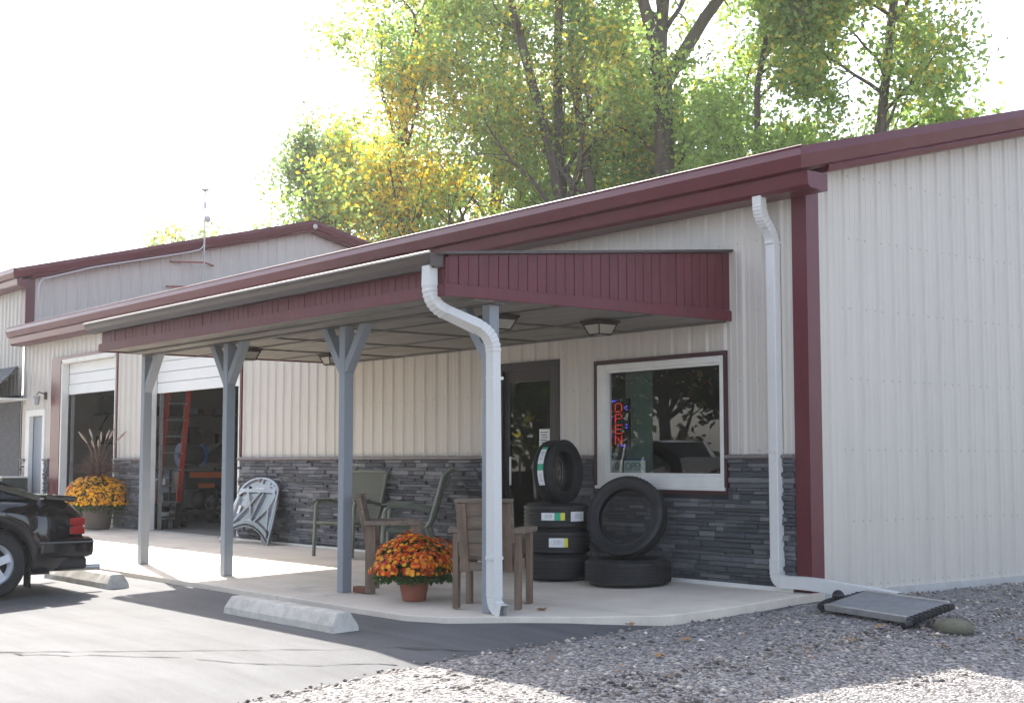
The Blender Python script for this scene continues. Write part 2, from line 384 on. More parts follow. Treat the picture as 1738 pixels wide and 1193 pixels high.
def attrmat(name, rough):
    m = bpy.data.materials.new(name); m.use_nodes = True; N = m.node_tree.nodes; b = N['Principled BSDF']; b.inputs['Roughness'].default_value = rough
    a = N.new('ShaderNodeAttribute'); a.attribute_name = 'col'; m.node_tree.links.new(a.outputs['Color'], b.inputs['Base Color']); return m
V, F, C = pebbles(62000, 3); pb = numesh('loose_gravel', V, F, C, attrmat('pebble', .85)); tag(pb, 'loose grey crushed stone covering the gravel bed beside the metal wall', 'gravel'); pb['kind'] = 'stuff'
# porch slab in pieces with open joints
slab = bpy.data.objects.new('porch_slab', None); col.objects.link(slab); slab['kind'] = 'structure'
outline = [(-30,.1),(-30,-3.16),(-7.36,-3.145),(-4.3,-3.13),(-2.2,-3.13),(-1.32,-3.115),(-.95,-2.98),(-.62,-2.66),(-.14,-2.24),(.25,-1.81),(.28,-1.5),(.27,-1.06),(.21,-.3),(.2,.1)]
def clipx(poly, x, keep_less):
    out = []
    for i, p in enumerate(poly):
        q = poly[(i+1) % len(poly)]; a = (p[0] <= x) == keep_less; b = (q[0] <= x) == keep_less
        if a: out.append(p)
        if a != b: t = (x-p[0])/(q[0]-p[0]); out.append((x, p[1]+(q[1]-p[1])*t))
    return out
cuts = [-30,-18,-14.2,-10.6,-7.0,-3.4,5]
for a, b in zip(cuts, cuts[1:]):
    pl = clipx(clipx(outline, a+.004, False), b-.004, True)
    mb = MB(); n = len(pl)
    mb.add([(x,y,sz(y)) for x,y in pl]+[(x,y,sz(y)-.14) for x,y in pl], [tuple(range(n)), tuple(range(n,2*n))[::-1]]+[(k,n+k,n+(k+1)%n,(k+1)%n) for k in range(n)])
    mb.build('slab_piece', CONC, slab, bev=.008)

# ------------------------------------------------------------------ main building
XC, XL = .14, -19.6
RIB = .2286
mbld = thing('main_building', 'long beige ribbed-metal repair shop with stone wainscot and maroon trim', 'building', (XC-10, 6, 0))
OPEN = [(-2.56,-.80,.83,2.08), (-4.14,-3.17,0,2.155), (-13.52,-10.3,0,2.93), (-17.47,-14.9,0,2.95), (-19.31,-18.29,0,2.07)]
def profile_pts(a, b, first):
    """(s, out) samples of the ribbed sheet between a and b; first = position of one rib"""
    out = []; k0 = math.floor((a-first)/RIB)-1; k1 = math.ceil((b-first)/RIB)+1
    for k in range(k0, k1+1):
        c = first+k*RIB
        out += [(c-.034,0),(c-.015,.019),(c+.015,.019),(c+.034,0)]
        for q in (.0762,.1524): out += [(c+q-.011,0),(c+q-.005,.0035),(c+q+.005,.0035),(c+q+.011,0)]
    return [p for p in out if a-1e-6 <= p[0] <= b+1e-6]
def interp(pts, s):
    for (a, b), (c, d) in zip(pts, pts[1:]):
        if a <= s <= c: return b+(d-b)*(s-a)/max(1e-9, c-a)
    return 0
def siding(name, parent, a, b, first, place, zbot, ztop, openings, panel0, m=SIDING, width=4*RIB):
    """sheets of width 0.91 m: one object per sheet"""
    pts = profile_pts(a-.3, b+.3, first)
    ss = sorted(set([a,b]+[p[0] for p in pts if a < p[0] < b]+[e for o in openings for e in o[:2] if a < e < b]+[panel0+k*width for k in range(-80,80) if a < panel0+k*width < b]))
    groups = {}
    for s0, s1 in zip(ss, ss[1:]):
        if s1-s0 < 1e-5: continue
        mid = (s0+s1)/2; spans = [(zbot(mid), None)]
        lo = zbot(mid); segs = []
        for o in sorted([o for o in openings if o[0] < mid < o[1]], key=lambda o: o[2]):
            if o[2] > lo: segs.append((lo, o[2]))
            lo = max(lo, o[3])
        segs.append((lo, None))
        g = groups.setdefault(math.floor((mid-panel0)/width), MB())
        for z0, z1 in segs:
            t0 = z1 if z1 is not None else ztop(s0); t1 = z1 if z1 is not None else ztop(s1)
            o0, o1 = interp(pts, s0), interp(pts, s1)
            g.add([place(s0,o0,z0),place(s1,o1,z0),place(s1,o1,t1),place(s0,o0,t0)], [(0,1,2,3)])
    for k in sorted(groups): groups[k].build(name, m, parent)
F0 = (40-43.616)*RIB
siding('siding_panel', mbld, XL, XC-.09, F0, lambda s,o,z: (s,-o,z), lambda s: 1.15, lambda s: 3.52, OPEN, F0-.11)
RS = .25
def zroof(y): return 3.63+RS*(min(y,12.72-y)+.38)
siding('siding_panel', mbld, .12, 12.7, .52, lambda s,o,z: (XC+o,s,z), lambda s: -.015, lambda s: zroof(s)-.06, [], .41)
# screws
sc = MB()
def screw(p, ax):
    r = .0075
    if ax == 'y': sc.add([(p[0]-r,p[1],p[2]-r),(p[0]+r,p[1],p[2]-r),(p[0]+r,p[1],p[2]+r),(p[0]-r,p[1],p[2]+r),(p[0],p[1]-.007,p[2])], [(0,1,4),(1,2,4),(2,3,4),(3,0,4)])
    else: sc.add([(p[0],p[1]-r,p[2]-r),(p[0],p[1]+r,p[2]-r),(p[0],p[1]+r,p[2]+r),(p[0],p[1]-r,p[2]+r),(p[0]+.007,p[1],p[2])], [(0,1,4),(1,2,4),(2,3,4),(3,0,4)])
for k in range(-60, 5):
    c = F0+k*RIB-.05
    for z in (3.06,2.44,1.82,1.2):
        if XL+.1 < c < 0 and not any(o[0]-.1 < c < o[1]+.1 and o[2]-.1 < z < o[3]+.1 for o in OPEN): screw((c,-.001,z),'y')
for k in range(0, 40):
    c = .52+k*RIB
    for i, z in enumerate((3.06,2.44,1.82,1.2,.58,.03)):
        for q in ((-.05,.05) if (k+i) % 2 else (.05,)):
            screw((XC+.001,c+q,z),'x')
    if 3.68 < zroof(c)-.1: screw((XC+.001,c+.05,3.62),'x')
sc.build('screw_heads', mat('screw_grey', (.42,.40,.36), .5, .1), mbld, kind='stuff')
# corner trim, base trim
MB().add([(XC-.135,-.028,-.03),(XC+.028,-.028,-.03),(XC+.028,.135,-.03),(XC-.135,-.028,3.45),(XC+.028,-.028,3.45),(XC+.028,.135,3.45)], [(0,1,4,3),(1,2,5,4)]).build('corner_trim', MAROON, mbld)
bx('base_trim', FOUND, mbld, XC+.0, XC+.045, .1, 12.7, -.12, -.012)
bx('foundation', FOUND, mbld, XL, XC+.03, -.06, .3, -.3, -.002)
bx('foundation', FOUND, mbld, XC-.3, XC+.02, .3, 12.7, -.3, -.02)
for a, b in ((XL,-19.31),(-18.29,-18.02),(-14.9,-13.56),(-10.28,-4.16),(-3.15,-2.585),(-.775,XC-.13)):
    MB().sweep([(0,0),(.075,-.012),(.075,-.03),(.05,-.045),(0,-.045)], [(a,0,1.165),(b,0,1.165)], (0,-1,0)).build('stone_ledge', mat('ledge_cap', (.2,.17,.17), .5, 0, .1, 6), mbld)
bx('base_flashing', WHITE, mbld, -3.13,XC-.135,-.082,-.07,-.03,.03); bx('base_flashing', WHITE, mbld, -10.28,-4.18,-.082,-.07,-.03,.018)
# stacked stone wainscot
stone_meshes = []
for k in range(8):
    r = random.Random(k); V = []; F = []
    fr = [(-.5,-.5),(.5,-.5),(.5,.5),(-.5,.5)]
    V = [(x, 0, z) for x, z in fr] + [(x, -.6-r.uniform(0,.15), z) for x, z in fr]
    V += [(x*(1-r.uniform(.02,.05)), -.85-r.uniform(0,.3), z*(1-r.uniform(.12,.3))) for x, z in fr]
    mx = r.uniform(-.2,.2); V += [(mx, -.9-r.uniform(0,.35), r.uniform(-.2,.2))]
    for i in range(4):
        j = (i+1) % 4; F += [(i,j,4+j,4+i),(4+i,4+j,8+j,8+i),(8+i,8+j,12)]
    stone_meshes.append((V, F))
stones = []
r = random.Random(11)
for a, b in ((XL,-19.33),(-18.27,-18.04),(-14.9,-13.56),(-10.28,-4.18),(-3.13,XC-.14)):
    z = .0
    while z < 1.11:
        h = min(r.choice((.024,.03,.036,.042,.052)), 1.12-z)
        if 1.12-z-h < .02: h = 1.12-z
        x = a - r.uniform(0,.2)
        while x < b:
            l = r.choice((.09,.14,.2,.26,.34,.42))*r.uniform(.85,1.15); x0, x1 = max(a,x), min(b,x+l); x += l
            if x1-x0 < .02: continue
            segs = [(x0,x1)]
            if z+h > .80:
                segs = [(u,v) for u,v in ((x0,min(x1,-2.60)),(max(x0,-.76),x1)) if v-u > .02] if x1 > -2.6 and x0 < -.76 else segs
            for u, v in segs: stones.append((u, v, z, h, r.choice((.008,.014,.022,.032,.044)), r.randrange(8), r.choice((0,0,1,1,1,2))))
        z += h
stones.sort(key=lambda s: (s[0]-7.88)**2)
meshes = {}
for i, (V, F) in enumerate(stone_meshes):
    for j in range(3):
        me = bpy.data.meshes.new('stone'); me.from_pydata(V, [], F); me.materials.append(STONES[j]); meshes[i,j] = me
rest = [MB(), MB(), MB()]
for n, (u, v, z, h, d, k, c) in enumerate(stones):
    S = (v-u-.003, d, h-.003); cx, cz = (u+v)/2, z+h/2
    if n < 300:
        o = bpy.data.objects.new('stone', meshes[k,c]); col.objects.link(o); o.parent = mbld
        o.location = Vector((cx,-.018,cz))-mbld.location; o.scale = S
    else: rest[c].add([(cx+a*S[0], -.018+b*S[1], cz+e*S[2]) for a, b, e in stone_meshes[k][0]], stone_meshes[k][1])
allr = MB(); mi = []
for j in range(3): allr.add(rest[j].v, rest[j].f); mi += [j]*len(rest[j].f)
so_ = allr.build('stone_courses', STONES, mbld, kind='stuff'); so_.data.polygons.foreach_set('material_index', mi)
for a, b, c, d in ((-10.28,-4.18,0,1.12),(-3.13,XC-.14,0,.81),(-3.13,-2.6,.81,1.12),(-.76,XC-.14,.81,1.12),(-14.9,-13.56,0,1.12),(-18.27,-18.04,0,1.12)): bx('mortar_backing', mat('mortar_dark', (.03,.03,.033), .9), mbld, a, b, -.02, 0, c, d)
# eave and rake trims, roof
RX = .42
UP = [(-.018,.078),(0,0),(-.03,-.105),(-.09,-.12),(-.09,.06)]
LOW = [(-.075,-.122),(-.085,-.235),(-.12,-.262),(-.335,-.27),(-.335,-.122)]
LOWR = [(-.05,-.108),(-.028,-.14),(-.05,-.185),(-.27,-.19),(-.27,-.1)]
def trims(parent, x0, xr, y0, z0, yr, zr):
    """eave and rake mouldings meeting in a mitre at the front corner"""
    def ring(P, out): return [Vector(P)+Vector(out)*o+Vector((0,0,u)) for o, u in UP]
    def strip(name, rings):
        n = len(UP); V = [v for r_ in rings for v in r_]
        F = [(i*n+k, i*n+(k+1)%n, (i+1)*n+(k+1)%n, (i+1)*n+k) for i in range(len(rings)-1) for k in range(n)]
        return MB().add(V, F+[tuple(range(n))[::-1], tuple((len(rings)-1)*n+k for k in range(n))]).build(name, MAROON, parent)
    corner = ring((xr,y0,z0), (1,-1,0))
    e = strip('eave_trim', [ring((x0,y0,z0),(0,-1,0)), corner])
    k = strip('rake_trim', [corner, ring((xr,yr,zr),(1,0,0)), ring((xr,2*yr-y0,z0),(1,0,0))])
    MB().tube([(x0,y0+.018,z0+.078),(xr,y0+.018,z0+.078)],.011,10).build('eave_lip', MAROON, parent, smooth=True)
    MB().sweep(LOW, [(x0,y0,z0),(xr-.0,y0,z0)], (0,-1,0)).build('eave_gutter', MAROON, parent)
    sl = (zr-z0)/(yr-y0); ys = y0+.40
    MB().sweep(LOWR, [(xr,ys,z0+sl*(ys-y0)),(xr,yr,zr),(xr,2*yr-y0,z0)], (1,0,0)).build('rake_band', MAROON, parent)
trims(mbld, XL-.02, RX, -.38, 3.635, 6.36, 5.32)
cl = MB()
for k in range(-85, 3):
    c = F0+k*RIB
    if XL+.1 < c < XC: cl.box(c-.085,c+.085,-.05,-.012,3.385,3.42)
cl.build('foam_closures', mat('foam_pale', (.5,.48,.44), .8), mbld, kind='stuff')
MB().prism([(XL-.1,-.36,3.64),(RX-.1,-.36,3.64),(RX-.1,6.36,5.33),(XL-.1,6.36,5.33)], (0,0,.03)).prism([(XL-.1,13.08,3.64),(RX-.1,13.08,3.64),(RX-.1,6.36,5.33),(XL-.1,6.36,5.33)], (0,0,.03)).build('roof_sheet', ROOF, mbld)
# walls behind (closing the shell) and interior
bx('rear_wall', SIDING, mbld, XL, XC, 12.65, 12.7, -.1, 3.6)
bx('interior_wall', INTW, mbld, XL+.1, XL+.15, .05, 8.6, 0, 3.5)
bx('interior_wall', INTW, mbld, XL+.15, -9.6, 8.5, 8.6, 0, 3.5)
bx('interior_wall', INTW, mbld, -9.6, -9.5, .05, 8.6, 0, 3.5)
bx('interior_floor', INTF, mbld, XL+.1, -9.5, .1, 8.6, -.06, .004)
bx('interior_ceiling', INTW, mbld, XL+.1, -9.5, .05, 8.6, 3.42, 3.46)
bx('interior_wall', OFFW, mbld, -6.2, XC-.05, 4.2, 4.25, 0, 2.7)
bx('interior_wall', OFFW, mbld, -6.25, -6.2, .05, 4.2, 0, 2.7)
bx('interior_wall', OFFW, mbld, XC-.1, XC-.05, .05, 4.2, 0, 2.7)
bx('interior_ceiling', OFFW, mbld, -6.2, XC-.1, .05, 4.2, 2.65, 2.7)
bx('interior_floor', mat('office_floor', (.09,.08,.07), .6), mbld, -6.2, XC-.1, .1, 4.2, -.05, .005)
# display window
win = bx('window', MAROON, mbld, -2.575, -.785, -.032, -.018, .815, 2.095); 
bpy.data.objects.remove(win)
win = MB().box(-2.58,-.78,-.034,-.01,2.06,2.10).box(-2.58,-2.545,-.034,-.01,.80,2.06).box(-.815,-.78,-.034,-.01,.80,2.06).box(-2.545,-.815,-.034,-.01,.80,.835).build('window', mat('dark_maroon', (.05,.012,.016), .4), mbld)
MB().box(-2.545,-2.42,-.028,.05,.835,2.06).box(-.86,-.815,-.028,.05,.835,2.06).box(-2.42,-.86,-.028,.05,2.0,2.06).box(-2.42,-.86,-.028,.05,.835,.965).build('frame', WHITE, win, bev=.006)
MB().box(-2.42,-2.395,-.012,.04,.965,2.0).box(-.885,-.86,-.012,.04,.965,2.0).box(-2.395,-.885,-.012,.04,1.975,2.0).box(-2.395,-.885,-.012,.04,.965,.99).build('sash', WHITE, win, bev=.004)
bx('pane', GLASS, win, -2.40,-.88,.012,.018,.985,1.98)
bx('sill', WHITE, win, -2.56,-.80,-.05,-.026,.835,.865, bev=.005)
for x0, x1 in ((-2.3,-1.92),(-1.02,-.9)):
    mb = MB(); n = 12
    V = [(x0+(x1-x0)*i/n, .16+(.02 if i % 2 else -.02), z) for i in range(n+1) for z in (.9,2.1)]
    mb.add(V, [(2*i,2*i+2,2*i+3,2*i+1) for i in range(n)]).build('curtain', CURT, win, smooth=True)
# entrance door
dr = MB().box(-4.18,-4.09,-.03,.06,0,2.16).box(-3.22,-3.13,-.03,.06,0,2.16).box(-4.09,-3.22,-.03,.06,2.08,2.16).build('entrance_door', DOORDK, mbld, bev=.004)
MB().box(-4.09,-4.0,.0,.04,.02,2.08).box(-3.31,-3.22,.0,.04,.02,2.08).box(-4.0,-3.31,.0,.04,1.95,2.08).box(-4.0,-3.31,.0,.04,.02,.28).build('leaf_frame', DOORDK, dr, bev=.004)
bx('pane', GLASS, dr, -4.0,-3.31,.015,.021,.28,1.95)
MB().tube([(-3.92,-.05,.85),(-3.92,-.05,1.15)], .012).build('pull_handle', STEEL, dr, smooth=True)
pp = bx('paper_notice', PAPER, dr, -3.50,-3.33,.008,.0125,1.18,1.44)
for i in range(8): bx('print_line', INK, pp, -3.48+.01*(i%3), -3.36-.012*(i%2), .0055,.0075, 1.40-.026*i, 1.408-.026*i)
# overhead doors
for (x0,x1,zt,zb,n) in ((-17.47,-14.9,2.95,2.335,3),(-13.52,-10.3,2.93,2.205,4)):
    od = MB().box(x0-.02,x0+.04,-.03,.1,0,zt).box(x1-.04,x1+.02,-.03,.1,0,zt).box(x0-.02,x1+.02,-.03,.1,zt-.04,zt+.04).build('overhead_door', WHITE, mbld, bev=.004)
    h = (zt-.04-zb)/n
    for i in range(n): bx('door_section', DOORWHITE, od, x0+.05,x1-.05,.10,.14, zb+i*h+.004, zb+(i+1)*h-.004, bev=.004)
    for x in (x0+.06, x1-.06): bx('guide_track', STEEL, od, x-.025,x+.025,.15,.2,0,zb)
MB().box(-17.98,-17.5,-.036,-.01,0,3.04).box(-17.5,-14.86,-.036,-.01,2.99,3.04).build('opening_trim', MAROON, mbld)
MB().box(-14.9,-14.84,-.03,-.01,1.17,2.95).box(-13.6,-13.54,-.03,-.01,0,2.9).box(-10.3,-10.25,-.03,-.01,1.17,2.93).build('opening_trim', MAROON, mbld)
# side door on the left
sdoor = MB().box(-19.34,-19.14,-.035,.05,0,2.1).box(-18.42,-18.29,-.035,.05,0,2.1).box(-19.14,-18.42,-.035,.05,1.98,2.1).build('side_door', WHITE, mbld, bev=.004)
bx('door_leaf', GREYDOOR, sdoor, -19.14,-18.42,.06,.1,0,1.98)
MB().sphere((-18.5,.03,1.0),.035).sphere((-18.5,.03,1.12),.025).build('knob', STEEL, sdoor, smooth=True)
lant = MB().box(-18.32,-18.24,-.05,-.02,2.28,2.42).tube([(-18.28,-.05,2.38),(-18.28,-.16,2.42),(-18.28,-.2,2.36)],.012).build('wall_lantern', BRONZE, mbld)
MB().lathe([(.05,2.34),(.075,2.34),(.045,2.18),(.02,2.17)],6,c=(-18.28,-.2,0)).build('shade', mat('lantern_glass', (.35,.36,.37), .2), lant)
MB().tube([(XL+.1,-.03,3.3),(XL+.12,-.03,2.6),(XL+.06,-.03,2.2)],.012).build('conduit', PALE, mbld)
# downspout at the corner
def downspout(parent, pts, name='downspout', m=SPOUT, w=.078, d=.1, side=(0,1,0)):
    P = fillet(pts, .13, 9); return recttube(MB(), P, w, d, side).build(name, m, parent, bev=.006)
ds = recttube(MB(), fillet([(-.17,-.24,3.45),(-.17,-.24,3.22),(-.17,-.075,3.06),(-.17,-.075,.12)], .13, 15), .078, .1, (0,1,0)).build('downspout', SPOUT, mbld, bev=.006)
recttube(MB(), fillet([(-.17,-.077,.27),(-.17,-.077,.075),(.2,-.085,.085),(1.08,-.07,.02)], .18, 17), .084, .105, (0,1,0)).build('spout_extension', SPOUT, ds, bev=.006)
for z in (3.0,1.19,.26): bx('strap', SPOUT, ds, -.213,-.127,-.129,-.02,z-.012,z+.012)

# ------------------------------------------------------------------ porch canopy
PX0, PX1, PY = -7.63, -.75, -3.15
por = thing('porch_canopy', 'maroon board porch roof on four blue-grey posts over the entrance', 'porch', (-4.2,-2.6,0))
POSTS = [(-7.58,'post'),(-5.45,'post'),(-3.09,'post'),(-.892,'post')]
for i, (x, nm) in enumerate(POSTS):
    po = bx('post', POST, por, x-.049,x+.049,-2.661,-2.563,sz(-2.61),2.345, bev=.006)
    for sgn in (-1, 1):
        if (i == 0 and sgn < 0) or (i == 3 and sgn > 0): continue
        MB().beam((x+sgn*.03,-2.612,1.93),(x+sgn*.37,-2.612,2.37),.085,.085,(0,1,0)).build('brace', POST, po, bev=.005)
bx('beam', DKTRIM, por, PX0+.03,PX1-.02,-2.665,-2.56,2.335,2.372)
bx('beam', SOFFIT, por, PX0+.03,PX1-.02,-2.86,-2.67,2.350,2.372)
# soffit sheets with battens
sxs = [PX0+.03+ (PX1-PX0-.06)*i/5 for i in range(6)]; sys_ = [-3.12,-1.95,-.9,-.005]
for a, b in zip(sxs, sxs[1:]):
    for c, d in zip(sys_, sys_[1:]): bx('soffit_sheet', SOFFIT, por, a+.004,b-.004,c+.004,d-.004,2.375,2.387)
for x in sxs[1:-1]: bx('batten', DKTRIM, por, x-.025,x+.025,-2.55,-.05,2.36,2.3745)
for y in sys_[1:-1]: bx('batten', DKTRIM, por, PX0+.04,PX1-.03,y-.025,y+.025,2.364,2.3748)
bx('batten', DKTRIM, por, PX0+.04,PX1-.03,-.045,-.022,2.35,2.3747)
# boards of the fascia: end (facing +X), front, left end
def ztop(y): return 2.672+.0989*(y+3.19)
r = random.Random(8)
y = PY+.02
while y < -.01:
    w = .098; y1 = min(y+w, -.004); j = r.uniform(-.002,.002)
    MB().add([(PX1+.0+j,y+.003,2.40),(PX1+.0+j,y1-.003,2.40),(PX1+j,y1-.003,ztop(y1)),(PX1+j,y+.003,ztop(y)),(PX1-.02,y+.003,2.40),(PX1-.02,y1-.003,2.40),(PX1-.02,y1-.003,ztop(y1)),(PX1-.02,y+.003,ztop(y))],
        [(0,1,2,3),(5,4,7,6),(0,4,5,1),(1,5,6,2),(2,6,7,3),(3,7,4,0)]).build('fascia_board', MAROONW, por)
    y = y1
x = PX0
while x < PX1-.01:
    x1 = min(x+.098, PX1); j = r.uniform(-.002,.002)
    bx('fascia_board', MAROONW, por, x+.003,x1-.003,PY-.0+j,PY+.02,2.40,2.66); x = x1
bx('fascia_back', MAROONW, por, PX0,PX0+.02,PY+.02,-.005,2.40,2.66)
MB().add([(PX1-.022,PY+.02,2.39),(PX1-.022,-.005,2.39),(PX1-.022,-.005,ztop(0)),(PX1-.022,PY+.02,ztop(PY))],[(0,1,2,3)]).build('fascia_back', mat('dark_gap', (.02,.01,.01), .9), por)
bx('fascia_trim', MAROONW, por, PX1+.003,PX1+.024,PY-.024,-.004,2.36,2.455, bev=.004)
bx('fascia_trim', MAROONW, por, PX0-.03,PX1+.0028,PY-.026,PY-.003,2.36,2.455, bev=.004)
bx('fascia_trim', MAROONW, por, PX0-.03,PX0-.005,PY-.002,-.004,2.36,2.455, bev=.004)
GUT = [(0,-.11),(.07,-.112),(.088,-.065),(.122,-.035),(.13,0),(.118,0),(.105,-.03),(.07,-.09),(.01,-.09),(.01,0),(0,0)]
MB().sweep(GUT, [(PX0-.22,PY-.005,2.69),(PX1-.03,PY-.005,2.69)], (0,-1,0)).build('gutter', BROWNGUT, por)
MB().tube([(PX0-.22,PY-.135,2.692),(PX1-.028,PY-.135,2.692)],.010,10).build('gutter_lip', mat('lip_sun_glint', (.45,.42,.40), .35, .3), por, smooth=True)  # pale lip colour paints in the thin sunlit line along the gutter edge
bx('gutter_end', BROWNGUT, por, PX1-.03,PX1-.025,PY-.13,PY-.005,2.585,2.69)
MB().prism([(PX0-.05,PY-.04,2.675),(PX1+.05,PY-.04,2.675),(PX1+.05,-.005,2.99),(PX0-.05,-.005,2.99)], (0,0,.022)).build('roof_deck', BROWNGUT, por)
dp = recttube(MB(), fillet([(-.875,-3.215,2.6),(-.875,-3.215,2.30),(-.795,-2.66,2.10),(-.795,-2.645,-.02),(-.66,-2.655,-.055)], .15, 15), .078, .1, (0,1,0)).build('downspout', SPOUT, por, bev=.006)
for z in (1.75,.35): bx('strap', SPOUT, dp, -.838,-.752,-2.702,-2.59,z-.012,z+.012)
def ceiling_lantern(x, y):
    l = MB().box(x-.13,x+.13,y-.13,y+.13,2.338,2.3595).box(x-.115,x+.115,y-.115,y+.115,2.318,2.338).build('ceiling_lantern', BRONZE, por, bev=.003)
    t, b, zt, zb = .105, .07, 2.318, 2.235
    for k in range(4):
        a0, a1 = PI/4+k*PI/2, PI/4+(k+1)*PI/2; q = math.sqrt(2)
        P = [(x+t*q*math.cos(a0),y+t*q*math.sin(a0),zt),(x+t*q*math.cos(a1),y+t*q*math.sin(a1),zt),(x+b*q*math.cos(a1),y+b*q*math.sin(a1),zb),(x+b*q*math.cos(a0),y+b*q*math.sin(a0),zb)]
        MB().add(P, [(0,1,2,3)]).build('pane', FROST, l)
        MB().beam(P[0],P[3],.012,.012).beam(P[2],P[3],.012,.012).build('frame_bar', BRONZE, l)
    bx('pane', FROST, l, x-b+.004,x+b-.004,y-b+.004,y+b-.004,zb-.002,zb+.002)
for x, y in ((-1.43,-.97),(-6.25,-.89),(-6.15,-2.05),(-1.62,-1.97)): ceiling_lantern(x, y)

# ------------------------------------------------------------------ taller building at the left
LX = XL
lb = thing('tall_building', 'taller beige metal building with maroon gable behind the long shop', 'building', (-26,6,0))
def zl(y): return 4.82+.25*(min(y, 12.72-y))
siding('siding_panel', lb, .1, 12.6, .31, lambda s,o,z: (LX+o,s,z), lambda s: 3.3, lambda s: zl(s)-.02, [], .2)
siding('siding_panel', lb, -31, LX-.1, LX-.3, lambda s,o,z: (s,-o-.0,z), lambda s: 0 if s < LX-.35 else 0, lambda s: 4.86, [(-31,LX-.14,0,2.42)], LX-.3)
MB().add([(LX-.2,-.028,3.5),(LX+.028,-.028,3.5),(LX+.028,.16,3.5),(LX-.2,-.028,4.8),(LX+.028,-.028,4.8),(LX+.028,.16,4.8)], [(0,1,4,3),(1,2,5,4)]).build('corner_trim', MAROON, lb)
trims(lb, -31, LX+.27, -.36, 4.80, 6.36, 6.48)
MB().prism([(-31,-.34,4.81),(LX+.2,-.34,4.81),(LX+.2,6.36,6.49),(-31,6.36,6.49)], (0,0,.03)).prism([(-31,13.06,4.81),(LX+.2,13.06,4.81),(LX+.2,6.36,6.49),(-31,6.36,6.49)], (0,0,.03)).build('roof_sheet', ROOF, lb)
MB().sphere((LX+.285,6.36,6.40),.06,8,(.4,1,1)).build('gable_lamp', PALE, lb, smooth=True)
bx('rear_wall', SIDING, lb, -31, LX, 12.6, 12.65, 0, 4.8)
bx('stone_wall', STONES[1], lb, -31, LX-.14, -.02, .05, 0, 2.42)
er = MB().box(-30,LX+.3,-.62,-.58,2.36,2.52).build('entry_roof', MAROON, lb)
MB().prism([(-30,-.64,2.52),(LX+.34,-.64,2.52),(LX-.35,-.01,2.98),(-30,-.01,2.98)], (0,0,.03)).build('slope', SHING, er)
for k in range(7):
    t = k/7; yy = -.64+.63*t; zz = 2.553+.46*t
    for q in range(10):
        xa = LX+.34-.69*t-.45*(q+1)-.2*(k%2); bx('shingle', SHING, er, xa, xa+.44, yy, yy+.11, zz+.03*0, zz+.012)
bx('soffit', WHITE, er, -30,LX+.28,-.58,-.03,2.30,2.34)
# cable and mast
MB().tube(fillet([(LX+.31,.12,4.3),(LX+.31,.14,4.68),(LX+.31,1.2,5.02),(LX+.31,3.2,5.5),(LX+.31,3.62,5.62),(LX+.31,3.66,5.9)],.15,4),.014,6).build('cable', PALE, lb, smooth=True)
am = thing('antenna_mast', 'thin antenna mast with small white head bracketed to the tall gable wall', 'antenna', (LX+.36,3.62,4.7))
MB().tube([(LX+.36,3.62,4.72),(LX+.36,3.62,6.9)],.018,8).build('pole', STEEL, am, smooth=True)
for z, ys2 in ((5.33,(3.0,4.0)),(4.80,(2.92,))):
    for yy in ys2: MB().beam((LX+.02,yy,z),(LX+.36,3.62,z),.03,.03).build('bracket', RED if False else mat('red_oxide', (.3,.05,.04), .6), am)
MB().lathe([(.002,6.86),(.07,6.87),(.075,6.91),(.03,6.94),(.002,6.95)],12,c=(LX+.36,3.62,0)).build('head', PALE, am, smooth=True)
for k in range(4):
    a = k*PI/2+.4; MB().tube([(LX+.36,3.62,6.9),(LX+.36+.14*math.cos(a),3.62+.14*math.sin(a),6.92)],.008,6).build('element', PALE, am)
MB().tube([(LX+.36,3.62,6.9),(LX+.36,3.62,7.08)],.005,6).build('whip', PALE, am)
MB().sphere((LX+.36,3.69,6.27),.075,8,(.6,1,1)).build('dish', PALE, am, smooth=True)
MB().box(LX+.33,LX+.39,3.59,3.65,6.5,6.62).build('clamp', STEEL, am)

# condenser by the side door
ac = thing('air_conditioner', 'dark green ribbed condenser unit standing by the white side door', 'air conditioner', (-18.9,-.5,0))
bx('casing', ACGREEN, ac, -19.3,-18.52,-.72,-.24,.02,.80, bev=.01)
for k in range(9): bx('fin', ACGREEN, ac, -18.518,-18.505,-.70+.052*k,-.68+.052*k,.08,.74)
bx('lid', PALE, ac, -19.32,-18.5,-.74,-.22,.802,.83, bev=.008)

# ------------------------------------------------------------------ things on the porch
def tyre_mesh(R, W, r, grooves, seed=0):
    h = W/2; prof = [(r,-h*.62),(r+.01,-h*.74),(r+.05,-h*.98),((R+r)/2+.02,-h*1.04),(R-.035,-h*.96),(R-.012,-h*.84)]
    n = grooves; span = 2*h*.80; gw = .009
    x = -h*.80
    prof.append((R,x))
    for k in range(1, n+1):
        c = -h*.8+span*k/(n+1); prof += [(R,c-gw),(R-.011,c-gw*.7),(R-.011,c+gw*.7),(R,c+gw)]
    prof.append((R,h*.8))
    prof += [(R-.012,h*.84),(R-.035,h*.96),((R+r)/2+.02,h*1.04),(r+.05,h*.98),(r+.01,h*.74),(r,h*.62)]
    prof += [(r+.012,h*.5),(R-.05,h*.72),(R-.03,0),(R-.05,-h*.72),(r+.012,-h*.5)]
    return MB().lathe(prof, 56, closed=True)
